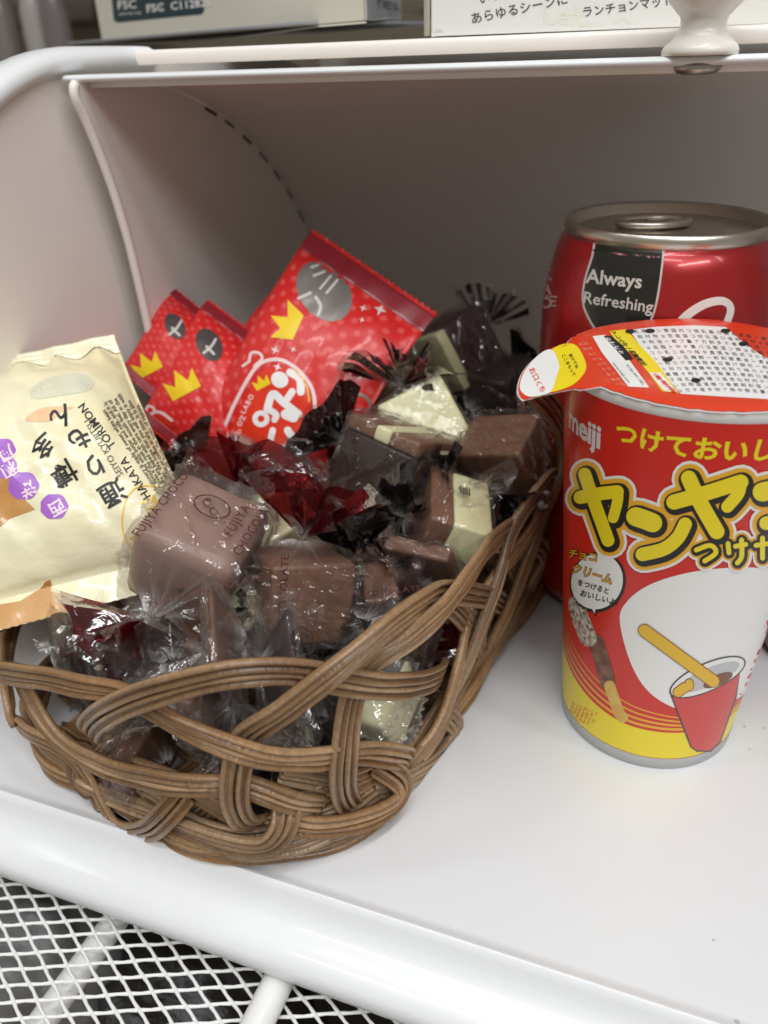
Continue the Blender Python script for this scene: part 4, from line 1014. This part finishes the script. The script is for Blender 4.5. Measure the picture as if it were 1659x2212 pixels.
def art_front(D):
    D('silver_oval', [ell(*Z3(1038, 412), 71, 53, 52)], 9e-5, SILV)
    D('oval_lettering', [z3s([(980, 300), (1010, 290)], 11), z3s([(990, 340), (1040, 320)], 12), z3s([(1020, 400), (1070, 340)], 11), z3s([(1050, 420), (1100, 360)], 11), z3s([(920, 445), (975, 420)], 14), z3s([(1000, 440), (1022, 480), (1012, 520)], 15)], 1.5e-4, pm('pale_silver', (.62, .60, .57), .4))
    D('crown_print', [poly([Z3(*p) for p in ((868, 450), (943, 525), (893, 637), (787, 625), (835, 585), (790, 525), (870, 533))])], 1.0e-4, CRWN)
    for q, r in (((810, 685), 11), ((1300, 497), 15), ((1220, 490), 9), ((895, 682), 8), ((1215, 545), 7)): D('sparkle_print', [star(Z3(*q), r)], 9e-5, pm('sparkle_white', (.75, .62, .60), .4))
    arch = [(560, 1080), (620, 940), (690, 810), (740, 750), (800, 730), (860, 740), (930, 790), (980, 860), (995, 930), (990, 1010)]
    D('badge_print', [poly([Z3(*p) for p in [(600, 1075), (650, 955), (715, 830), (770, 765), (830, 755), (890, 775), (940, 830), (965, 900), (970, 960), (940, 1050), (880, 1140), (760, 1180)]])], 1.0e-4, BADGE)
    D('badge_line', [z3s(arch, 17), z3s([(690, 740), (700, 700), (735, 700), (750, 725), (715, 760)], 13), z3s([(660, 760), (690, 740)], 12)], 1.5e-4, pm('badge_white', (.84, .62, .60), .4))
    D('badge_line_yellow', [z3s([(905, 780), (955, 850), (970, 925)], 10)], 1.8e-4, ORAP)
    D('crown_print', [crown(Z3(745, 835), 17, -28)], 1.6e-4, CRWN)
    D('badge_lettering', [ell(*Z3(832, 824), 19, 17, 30), z3s([(880, 790), (925, 820), (930, 880)], 36), z3s([(890, 880), (870, 910)], 34), z3s([(775, 960), (800, 890), (850, 930), (920, 985)], 36), z3s([(775, 960), (815, 985), (808, 1010)], 30), z3s([(860, 985), (895, 1000)], 46), star(Z3(822, 765), 10),
                          stroke([Z3(745+28*math.cos(a), 1006+27*math.sin(a)) for a in [2*math.pi*k/14 for k in range(14)]], 11, 3, True), z3s([(800, 1060), (790, 1100)], 30), z3s([(870, 1060), (895, 1110), (850, 1150)], 36)], 1.7e-4, pm('badge_letter_white', (.82, .80, .79), .4))
    D('small_lettering', [text_px('LABO', *Z3(668, 985), 15, -62, .03, spacing=1.3), text_px("O'Z", *Z3(650, 1045), 15, -62, .03)], 1.7e-4, pm('badge_white', (.84, .62, .60), .4))
    D('ring_print', [stroke([Z3(1185+70*math.cos(a), 945+55*math.sin(a)) for a in [2*math.pi*k/20 for k in range(20)]], 7, 3, True)], 1.0e-4, SILV)
def art_back(D):
    D('badge_line', [z3s([(440, 1030), (500, 930), (555, 840), (560, 800), (585, 785), (600, 800)], 14), z3s([(560, 830), (590, 825)], 9)], 1.2e-4, pm('badge_white', (.84, .62, .60), .4))
def art_left(cr, cs, ca, ov, bd):
    def f(D):
        D('crown_print', [crown(cr, cs, ca)], 1.0e-4, CRWN)
        D('silver_oval', [ell(*ov)], 9e-5, pm('dull_silver', (.10, .085, .085), .35, metal=.4))
        D('oval_lettering', [stroke([(ov[0]-12, ov[1]+18), (ov[0]+4, ov[1]+4), (ov[0]+14, ov[1]-12)], 5), stroke([(ov[0]-6, ov[1]+4), (ov[0]+10, ov[1]+20)], 5)], 1.4e-4, pm('pale_silver', (.62, .60, .57), .4))
        D('badge_print', [ell(bd[0], bd[1], 26, 40, 30)], 1.0e-4, BADGE)
        D('badge_line', [stroke([(bd[0]-34, bd[1]+20), (bd[0]-18, bd[1]-28), (bd[0]+6, bd[1]-40), (bd[0]+34, bd[1]-22)], 6), stroke([(bd[0]-26, bd[1]-30), (bd[0]-18, bd[1]-52), (bd[0]-4, bd[1]-46), (bd[0]-12, bd[1]-32)], 5)], 1.4e-4, pm('badge_white', (.84, .62, .60), .4))
    return f
red_pouch('red pouch with large silver oval and full crowned badge, foremost of the red pouches', (662, 478, .236), (937, 664, .222), (400, 945, .186), .0085, 1.3, art_front)
red_pouch('red pouch mostly hidden, directly behind the foremost red pouch', (600, 582, .244), (850, 752, .232), (340, 960, .196), .006, 4.1, art_back)
red_pouch('red pouch with yellow crown and dark oval, second from the lid wall', (436, 630, .222), (650, 790, .212), (300, 905, .186), .006, 7.7, art_left((392, 828), 34, -28, (452, 745, 38, 26, 60), (338, 930)))
red_pouch('red pouch with small yellow crown leaning closest to the lid wall', (366, 603, .226), (560, 760, .216), (262, 800, .196), .005, 9.2, art_left((316, 787), 29, -28, (378, 705, 30, 20, 60), (290, 900)))

# cream bun packet
def cream_film():
    return pm('cream_film', (.82, .78, .55), .30, coat=.35, bump=(55, .5, .003), var=(14, (.80, .66, .34)))
TR, TL, BRc = at(238, 706, y=.166), at(-240, 812, y=.128), at(486, 1236, z=.0615)
P00c = BRc+(TL-TR)
pk = thing('bun_packet', tuple((P00c+BRc)/2), 'cream coloured bun packet with black brush lettering and purple spots', 'bun packet')
cp = Pouch(P00c, BRc, TR+(TL-TR), .0170, .10, .075, 2.2, .02, .0022)
cp.build('packet_film', cream_film(), pk, 60, 90, zamp=.002)
V, F = [], []
for j in range(13):
    for i in range(41): V.append(cp.pt(i/40, .918+.078*j/12)+cp.n*(.0004+.00042*math.sin(j*math.pi/12*7)))
for j in range(12):
    for i in range(40): a = j*41+i; F.append((a, a+1, a+42, a+41))
mk('top_seal', V, F, pm('cream_seal', (.80, .77, .56), .28, coat=.4), pk)
def Dc(nm, sh, eps, m, L=12): return decal(nm, sh, cp.hit, eps, m, pk, L)
def Z4(x, y): return (x*.3638, 658.3+y*.3638)
Dc('orange_blush', [poly([Z4(*p) for p in ((150, 680), (210, 630), (310, 605), (440, 610), (360, 640), (300, 690), (200, 695))], 5)], 1.0e-4, pm('peach_print', (.80, .52, .30), .4))
Dc('grey_mist', [poly([Z4(*p) for p in ((190, 500), (300, 430), (460, 405), (560, 450), (520, 510), (360, 540), (200, 560))], 5)], 1.0e-4, pm('mist_print', (.66, .66, .50), .4))
BUN = pm('bun_brown', (.52, .25, .07), .32, coat=.5, var=(30, (.66, .40, .15)), bump=(60, .3, .002))
Dc('bun_window', [poly([Z4(*p) for p in ((-60, 1000), (50, 1010), (110, 1070), (140, 1150), (210, 1215), (60, 1270), (0, 1320), (-60, 1340))])], 1.0e-4, BUN)
Dc('bun_window', [poly([Z4(*p) for p in ((-60, 1790), (120, 1760), (310, 1640), (300, 1700), (470, 1740), (630, 1770), (620, 1800), (400, 1850), (180, 1910), (-60, 1930))])], 1.0e-4, BUN)
PUR = pm('purple_print', (.36, .13, .55), .4, coat=.2)
for (x, y), r in (((20, 860), 26), ((30, 965), 27), ((140, 1075), 33), ((322, 1198), 30)):
    cx_, cy_ = Z4(x, y)
    Dc('purple_spot', [poly([(cx_+(r+1.2*math.sin(7*a+x))*math.cos(a)*1.0, cy_+(r*.92+1.2*math.cos(6*a))*math.sin(a)) for a in [2*math.pi*k/40 for k in range(40)]])], 1.4e-4, PUR)
LILAC = pm('pale_spot_print', (.80, .66, .72), .4)
Dc('spot_lettering', [text_px(c_, *Z4(x, y), 36, 150, .02) for c_, x, y in (('西', 365, 1150), ('洋', 190, 1040), ('和', 80, 925), ('風', 60, 830))], 2.0e-4, LILAC)
INK = PRINTB
cols = [('博', 140, 1022, 58), ('多', 92, 965, 54), ('通', 244, 1065, 58), ('り', 205, 1006, 54), ('も', 172, 949, 54), ('ん', 134, 902, 54)]
phi = 150
sh = []
for c_, x, y, sz in cols:
    a = math.radians(phi); r = (math.cos(a), math.sin(a)); u = (math.sin(a), -math.cos(a))
    sh.append(text_px(c_, x-r[0]*sz*.48-u[0]*sz*.38, y-r[1]*sz*.48-u[1]*sz*.38, sz, phi, .016))
Dc('brush_lettering', sh, 2.2e-4, INK, 8)
Dc('latin_lettering', [text_px('HAKATA', *Z4(895, 1140), 25, 238, .012, spacing=1.05), text_px('TORIMON', *Z4(690, 835), 25, 233, .012, spacing=1.0)], 2.0e-4, INK, 10)
Dc('thin_latin_lettering', [text_px('SEIYO KYUJITSU', *Z4(735, 1010), 20, 238.5, 0)], 2.0e-4, pm('soft_ink', (.10, .08, .05), .5), 10)
para = ['confectionery is made of sweet white bean', 'paste, flavoured with butter and milk, and it is', 'what gives it the melt in the mouth feel. All of', 'the buns are baked with care every day in the', 'finest way. We hope that you will enjoy it with', 'a cup of tea or coffee at any time. It is also', 'loved as a gift from the town of Hakata.', 'CONFECTIONERY OF HAKATA']
Dc('paragraph_lettering', [text_px(l, *Z4(965+19*k, 1140-3*k-k*k*.6), 13.0, 236.5+1.1*k, .012) for k, l in enumerate(para)], 2.0e-4, pm('soft_ink', (.10, .08, .05), .5), 10)
YEM = pm('gold_print', (.84, .54, .02), .4)
Dc('gold_emblem', [stroke([Z4(*p) for p in ((930, 1085), (860, 1075), (790, 1100), (745, 1170), (725, 1280), (740, 1380), (790, 1460))], 3.0, 6), text_px('傑', *Z4(930, 1130), 44, 145, .03), text_px('饅', *Z4(860, 1330), 40, 145, .02)], 1.8e-4, YEM)
# clear gusset film showing past the packet's lower corner

# ================================================================== twist-wrapped chocolates
def K(px, py, z): return at(px, py, z=z)
def Wd(px, py, depth):
    P, n = wall_hit(px, py); return P-n*(depth*.75+.002)+ray(px, py)*depth*.25
def tri(x): return abs(((x) % 1.0)*2-1)*2-1
def twist_fan(name, A, tgt, Rf, mat, parent, seed, flat=.5, grow=1.25, clear_edge=True):
    """the flared end of a twist wrap: pleated sheets that leave the knot, each fold a crisp radial crease"""
    rs = random.Random(seed*13+5); d0 = np.asarray(tgt)-A; R0 = max(np.linalg.norm(d0)*1.15, Rf*1.25); d0 = nrm(d0)
    vw = nrm(CAMP-A); w0 = vw-d0*np.dot(vw, d0)
    w0 = nrm(w0) if np.linalg.norm(w0) > .15 else nrm(np.cross(d0, (0.3, 0.2, 1.0)))
    V, F, U, H, MI = [], [], [], [], []
    for sh in range(3):
        rot = (rs.uniform(-25, 25), rs.uniform(55, 95), rs.uniform(-100, -60))[sh]; rot = math.radians(rot)
        u0 = np.cross(w0, d0); w_ = w0*math.cos(rot)+u0*math.sin(rot)
        tilt = rs.uniform(-.25, .25)+(0, .35, .35)[sh]; d = nrm(d0+w_*tilt); w_ = nrm(w_-d*np.dot(w_, d)); u = np.cross(w_, d)
        PH = math.radians(rs.uniform(48, 68) if sh == 0 else rs.uniform(30, 48)); R = R0*(rs.uniform(.95, 1.1) if sh == 0 else rs.uniform(.7, .95))
        nb = rs.choice([9, 11, 13]) if sh == 0 else 8
        br = sorted([-PH, PH]+[rs.uniform(-PH, PH) for _ in range(nb)]); hb = [(1 if k % 2 else -1)*rs.uniform(.05, .20) for k in range(len(br))]
        curl = rs.uniform(-.5, .9); bow = rs.uniform(-.25, .35); nr = 11; off = len(V)
        phis = []
        for k in range(len(br)-1):
            for m in range(3): phis.append(br[k]+(br[k+1]-br[k])*m/3)
        phis.append(br[-1]); n = len(phis)
        for j in range(nr+1):
            q = j/nr
            for p in phis:
                hgt = float(np.interp(p, br, hb))
                rr = R*q*min(1/math.cos(p*.95), 1.32)*(1+.06*math.sin(p*7+seed))
                wv = .12*noise.noise(Vector((p*2.2+seed, q*2.0, sh*5.0)))+.03*noise.noise(Vector((p*7+seed, q*6, sh)))
                V.append(A+d*(rr*math.cos(p))+u*(rr*math.sin(p))+w_*(rr*hgt*(1.15-.55*q)+R*(curl*q*q*.45+bow*p*p*q+wv*q)))
                U.append(((p+PH)/(2*PH), q)); H.append(max(0.0, .85*(1-q/.26)))
        for j in range(nr):
            for i in range(n-1):
                a0, b0 = off+j*n+i, off+(j+1)*n+i; F.append((a0, a0+1, b0+1, b0))
                q = j/nr; MI.append(0 if q < .17 or (clear_edge and q > .83) else 1)
    o = mk(name, V, F, [CLEAR, mat], parent, uvs=U, attr={'haze': H}, flat_angle=14)
    o.data.polygons.foreach_set('material_index', MI)
    return o
def wrap_body(A, B, s, u, w_, parent, seed, hl, loose=1.0, haze0=.03):
    ax = B-A; D = np.linalg.norm(ax); ax = ax/D; c = (A+B)/2; h = s/2*1.02
    nt_, nt2 = 84, 48; V, F, H = [], [], []; rs = random.Random(seed*7+1)
    nb = 22; br = sorted([rs.random() for _ in range(nb)]); br = [0.0]+br+[1.0]; hb = [(1 if k % 2 else -1)*rs.uniform(.4, 1.0) for k in range(len(br)-1)]; hb.append(hb[0])
    for j in range(nt2+1):
        t = -1+2*j/nt2; x = t*D/2; e = max(0.0, (abs(x)-hl)/(D/2-hl)); e = min(1, e)
        sm = e*e*(3-2*e)*.5+e*.5; r = h*(1-sm)+.0016*sm; p = 7.5*(1-sm)+2.0*sm
        for i in range(nt_):
            th = 2*math.pi*i/nt_; cs, sn = math.cos(th), math.sin(th); f = i/nt_
            k = (abs(cs)**p+abs(sn)**p)**(-1/p)
            nz = noise.noise(Vector((cs*2.2+seed*3.1, sn*2.2, t*2.2))); n2 = noise.noise(Vector((cs*5+seed, sn*5, t*6)))
            fold = float(np.interp(f, br, hb))
            amp = math.sin(math.pi*min(1, e*.85)); on = max(0.0, 1-e*3)
            ridge = max(0, tri(f*4+.75*t+seed*.31))**6*.0015+max(0, tri(t*1.6-f*3+seed*.7))**8*.0014+max(0, tri(t*1.1+f*5+seed*.9))**10*.0012
            rr = r*k+on*loose*(ridge+.00055*abs(nz)+.0003*abs(n2))+amp*(.0022*fold+.0014*nz)+.0004
            if loose > 2: rr += (.0016*abs(n2)+.0003*rs.random())*(1 if e < .9 else 0)
            V.append(c+ax*x+u*(rr*cs)+w_*(rr*sn)); H.append(haze0+.70*max(0, (e-.6)/.4)**1.4+(.25*max(0, n2-.25) if loose > 2 else 0))
    for j in range(nt2):
        for i in range(nt_):
            a0, a1, b0, b1 = j*nt_+i, j*nt_+(i+1) % nt_, (j+1)*nt_+i, (j+1)*nt_+(i+1) % nt_
            F += [(a0, a1, b0), (a1, b1, b0)]
    return mk('wrapper', V, F, CLEAR, parent, attr={'haze': H}, flat_angle=16)
_cs = [0]
CANDY_G = 'twist-wrapped chocolates in the basket'
FILMS = {'m': MAROON, 'b': BLACKF, 's': STRIPEF, 'c': CLEAR}
def candy(label, A, B, s, fa, fb, ca, cb, chocm, roll=0.0, prints=None, layers=None, Rf=.0135, flat=.5, loose=1.0, haze0=.006, hlf=.5, face=False, bev=.06):
    _cs[0] += 1; sd = _cs[0]; A, B = np.asarray(A), np.asarray(B); c = (A+B)/2; ax = nrm(B-A); D = np.linalg.norm(B-A)
    hl = min(s*hlf, D/2-.004)
    u = np.array([0, 0, 1.0]); u = u-ax*np.dot(u, ax)
    if np.linalg.norm(u) < .2: u = -fwd-ax*np.dot(-fwd, ax)
    if face: u = (CAMP-c)-ax*np.dot(CAMP-c, ax)
    u = nrm(u); w_ = np.cross(ax, u); a = math.radians(roll); u, w_ = u*math.cos(a)+w_*math.sin(a), w_*math.cos(a)-u*math.sin(a)
    t = thing('wrapped_chocolate', tuple(c-np.array([0, 0, s/2])), label, 'chocolate', CANDY_G)
    if layers is None:
        V, F = box(c, hl*.97, s*.475, s*.475, ax, u, w_, bev=s*bev, seg=3); mk('chocolate_block', V, F, chocm, t)
    else:
        for (x0, x1), (u0, u1), m in layers:
            V, F = box(c+ax*hl*(x0+x1)/2+u*s*.475*(u0+u1)/2, hl*(x1-x0)/2-.00005, s*.475*(u1-u0)/2-.00005, s*.475, ax, u, w_, bev=s*.035, seg=2); mk('chocolate_layer', V, F, m, t)
    wrap_body(A, B, s, u, w_, t, sd, hl, loose, haze0)
    if fa is not None: twist_fan('twist_end', A, fa, Rf, FILMS[ca], t, sd*2+1, flat)
    if fb is not None: twist_fan('twist_end', B, fb, Rf, FILMS[cb], t, sd*2+2, flat)
    # print on the faces turned to the camera
    for pr in (prints or []):
        kind, face, sx, m = pr[:4]
        cand = {'u': u, '-u': -u, 'w': w_, '-w': -w_}
        if face == 'auto': n = max(cand.values(), key=lambda v: np.dot(v, nrm(CAMP-c)))
        elif face == 'auto2': n = sorted(cand.values(), key=lambda v: -np.dot(v, nrm(CAMP-c)))[1]
        else: n = cand[face]
        rx = ax*sx; uy = np.cross(n, rx)
        def hit(x, y, n=n, rx=rx, uy=uy):
            rad = max(0, abs(y)-s*.36); dz = -rad*rad*18
            return c+n*(s*.525+.0009+dz)+rx*x+uy*y, n
        k = s/.028; shp = []
        if kind in ('full', 'emblem'):
            shp += [stroke([(.0002+.0046*k*.78*math.cos(a_)+(.0018*k), .0046*k*math.sin(a_)) for a_ in [2*math.pi*i/24 for i in range(24)]], .00042*k, 2, True)]
            shp += [stroke([(x*k+.0018*k, y*k) for x, y in ((.0016, .0020), (.0004, .0026), (-.0006, .0012), (-.0004, -.0010), (-.0014, -.0024), (-.0024, -.0012), (-.0012, -.0001), (.0002, -.0006))], .0003*k, 5)]
            shp += [stroke([(.0034*k, .0018*k), (.0034*k+.0009*k*math.cos(a_), .0018*k+.0009*k*math.sin(a_))], .00032*k, 1, sm=False) for a_ in [2*math.pi*i/8 for i in range(8)]]
            V2, F2 = stext('FUJIYA', .0036*k, .004, 'CENTER', 1.15); shp.append(([(v[0]+.0012*k, v[1]-.0084*k) for v in V2], F2))
        if kind in ('full', 'row'):
            V2, F2 = stext('FUJIYA CHOCOLATE', .0033*k, .006, 'CENTER', 1.12); shp.append(([(v[0], v[1]+.0095*k) for v in V2], F2))
        if kind in ('full', 'row2'):
            V2, F2 = stext('CHOCOLATE', .0034*k, .006, 'CENTER', 1.12); shp.append(([(v[0]+.002*k, v[1]-.0128*k) for v in V2], F2))
        if kind not in ('full', 'emblem', 'row', 'row2'):
            V2, F2 = stext(kind, .0042*k, .012, 'CENTER', 1.1); shp.append((V2, F2))
        decal('wrapper_lettering', shp, hit, 0, m, t, .002, 1e-6)
    return t
M_, B_, D_, W_, PM_ = PRINTM, PRINTB, DARK, WHITE, PINKMILK
candy('large pale milk chocolate cube lettered in maroon, maroon twist ends, resting against the bun packet', K(328, 1335, .062), K(514, 1072, .070), .0312, K(238, 1388, .062), K(538, 985, .083), 'm', 'm', PM_, -14, [('full', 'auto', 1, M_)], Rf=.0165, haze0=.05, loose=1.4, flat=.6, face=True, bev=.16)
candy('milk chocolate in glittering crushed clear film under a crinkled maroon twist', K(640, 1395, .040), K(652, 1165, .070), .0255, K(640, 1440, .03), K(672, 1085, .082), 'c', 'm', MILK, 20, [('row', 'auto', 1, M_)], Rf=.0165, loose=2.4, haze0=.01, flat=.6, face=True)
candy('dark chocolate cube with brown and white checked top', K(742, 955, .076), K(968, 1062, .070), .0275, K(690, 905, .084), K(1005, 1085, .068), 'b', 'c', D_, -22, None, [((-1, 1), (-1, .62), DARK), ((-1, -.22), (.62, 1), MILK), ((-.22, .22), (.62, 1), WHITE), ((.22, 1), (.62, 1), MILK)], Rf=.012)
candy('white chocolate wedge with a dark striped upright twist, behind the checked cube', K(866, 838, .086), K(958, 1010, .062), .0262, K(874, 752, .102), K(985, 1060, .055), 's', 'c', W_, 30, None, Rf=.0115, loose=.6)
candy('dark chocolate with a cream corner and striped twist at the far rim', K(1050, 705, .086), K(905, 815, .074), .0275, K(1068, 655, .095), K(870, 850, .07), 's', 'c', D_, 24, None, [((-1, .62), (-1, 1), choc('plum_chocolate', (.045, .016, .017), (.035, .013, .014))), ((.62, 1), (-1, 1), WHITE)], Rf=.0125)
candy('milk chocolate cube with a black bow twist beside the right hand rim', K(1128, 935, .074), K(1062, 1062, .064), .0262, K(1140, 905, .08), K(1078, 1098, .062), 'c', 'b', MILK, 15, None, Rf=.0125, loose=1.4)
candy('half white half milk chocolate with black clear-edged twist, touching the right rim', K(872, 1118, .066), K(1050, 1172, .056), .0275, K(842, 1062, .078), None, 'b', 'c', W_, 10, [('個', 'auto2', 1, B_)], [((-1, -.25), (-1, 1), MILK), ((-.25, 1), (-1, 1), WHITE)], Rf=.0125)
candy('pale white chocolate with black oval emblem beneath the large pale cube', K(545, 1262, .048), K(580, 1425, .038), .0255, None, K(590, 1460, .035), 'c', 'c', W_, -15, [('emblem', 'auto', -1, B_)], haze0=.08)
candy('chocolate whose black crushed twist stands up beside the large pale cube', K(482, 1335, .050), K(420, 1440, .036), .024, K(492, 1292, .060), K(400, 1470, .03), 'b', 'm', MILK, 0, None, Rf=.0105, flat=.8)
candy('chocolate with small black and clear twist tucked below the red pouches', K(440, 1000, .066), K(560, 1090, .056), .024, K(385, 955, .074), None, 'b', 'c', PM_, 0, None, Rf=.0105, haze0=.08)
candy('chocolate with a bent black twist between the maroon twist and the half white piece', K(762, 1215, .052), K(815, 1330, .040), .024, K(775, 1150, .064), None, 'b', 'c', MILK, 10, None, Rf=.0125, flat=.7)
candy('milk chocolate in loose clear film just inside the arched cane', K(750, 1300, .046), K(880, 1285, .046), .024, K(715, 1300, .048), K(915, 1270, .046), 'm', 'c', MILK, 12, [('row2', 'auto', 1, M_)], Rf=.007, loose=2.0)
candy('olive tinted white chocolate glimpsed between two maroon twists', K(560, 1085, .052), K(655, 1215, .044), .025, None, None, 'c', 'c', W_, 20, None)
candy('chocolate with maroon twist wedged left of the checked cube', K(705, 1010, .064), K(610, 1060, .056), .023, K(738, 985, .068), None, 'm', 'c', PM_, 0, None, Rf=.010, haze0=.12)
candy('dark wrapped piece with black twists at the back right of the basket', K(1010, 890, .062), K(1105, 810, .066), .0265, K(985, 915, .06), K(1135, 790, .07), 'b', 'b', D_, 0, None, Rf=.012)
candy('dark wrapped piece under the milk cube by the right rim', K(1000, 1085, .050), K(1100, 1110, .044), .023, K(965, 1065, .056), K(1130, 1100, .05), 'b', 'b', D_, 0, None, Rf=.011)
# seen through the open weave of the front
candy('white chocolate lettered in maroon seen through the gap beside the right hand canes', Wd(858, 1500, .016), Wd(905, 1610, .014), .022, None, Wd(915, 1640, .012), 'c', 'c', W_, 0, [('FU', 'auto', 1, M_)], loose=1.8, haze0=.14)
candy('milk chocolate with oval emblem seen through the middle gap of the front weave', Wd(560, 1545, .018), Wd(680, 1545, .018), .0235, Wd(540, 1500, .02), Wd(705, 1590, .014), 'c', 'c', choc('plum_chocolate', (.045, .016, .017)), 20, [('emblem', 'auto', 1, B_)], loose=2.0, haze0=.05)
candy('milk chocolate lettered along its side just under the front rim', Wd(385, 1510, .018), Wd(520, 1500, .020), .0235, Wd(340, 1520, .016), None, 'c', 'c', MILK, 25, [('row', 'auto', 1, M_)], loose=2.0, haze0=.05)
candy('milk chocolate low behind the crossed front canes', Wd(320, 1590, .018), Wd(470, 1620, .018), .0225, Wd(290, 1570, .016), Wd(500, 1640, .014), 'c', 'c', MILK, 10, [('emblem', 'auto', 1, B_)], loose=1.8, haze0=.06)
candy('dark chocolate with maroon end seen through the right side weave', Wd(905, 1400, .020), Wd(980, 1440, .018), .0215, None, Wd(1000, 1462, .010), 'c', 'm', D_, 0, None, Rf=.004)
candy('maroon wrapped piece behind the horizontal rim cane', K(700, 1480, .026), K(815, 1440, .026), .0235, K(665, 1480, .03), K(850, 1420, .03), 'm', 'm', choc('plum_chocolate', (.045, .016, .017)), 0, None)
candy('dark piece in the front left curve of the basket', Wd(150, 1500, .020), Wd(270, 1530, .020), .023, Wd(120, 1480, .022), Wd(300, 1545, .016), 'c', 'c', D_, 0, [('row', 'auto', 1, M_)])
candy('clear wrapped dark piece at the bottom of the right corner', Wd(700, 1640, .020), Wd(820, 1590, .020), .0225, Wd(660, 1660, .016), None, 'c', 'c', D_, 0, None, loose=1.8)
candy('milk chocolate standing against the right side canes', Wd(1000, 1300, .018), Wd(1040, 1220, .020), .022, None, Wd(1050, 1180, .022), 'c', 'c', MILK, 0, None)
candy('clear wrapped dark piece low in the left curve of the basket', Wd(80, 1520, .024), Wd(180, 1570, .024), .022, None, None, 'c', 'm', D_, 0, [('row2', 'auto', 1, M_)], loose=1.8)
candy('milk chocolate at the bottom of the front weave', K(262, 1625, .018), K(360, 1655, .018), .0215, None, None, 'c', 'b', MILK, 15, [('row', 'auto', 1, B_)], loose=1.8)
candy('dark piece at the bottom behind the upright front cane', K(480, 1672, .017), K(590, 1650, .017), .0215, None, None, 'c', 'c', D_, 0, None, loose=1.8)
candy('maroon ended piece low behind the middle canes', K(560, 1600, .022), K(680, 1610, .020), .0225, K(530, 1590, .026), K(720, 1610, .02), 'm', 'c', MILK, 0, None, loose=1.8)
candy('crushed clear wrapped piece just under the front rim cane', K(430, 1440, .040), K(545, 1470, .036), .0225, K(400, 1420, .046), K(590, 1470, .04), 'c', 'c', MILK, 30, [('emblem', 'auto', 1, M_)], loose=2.4, Rf=.013)
candy('crushed clear wrapped piece between the large pale cube and the arched cane', K(700, 1350, .046), K(780, 1380, .040), .021, K(650, 1330, .054), K(830, 1380, .046), 'c', 'c', D_, 0, None, loose=2.4, Rf=.013)
candy('small dark piece whose black twist lies below the checked cube', K(925, 1062, .068), K(835, 1122, .058), .021, K(975, 1040, .076), None, 'b', 'c', D_, 10, None, Rf=.0115)
candy('small plum coloured piece with striped twist under the half white piece', K(850, 1225, .054), K(930, 1255, .050), .021, K(815, 1195, .062), None, 's', 'c', choc('plum_chocolate', (.045, .016, .017)), 0, None, Rf=.0105)
candy('maroon tipped piece lying at the left front under the bun packet', K(120, 1445, .044), K(215, 1400, .046), .023, None, K(250, 1385, .05), 'c', 'm', D_, 0, None)
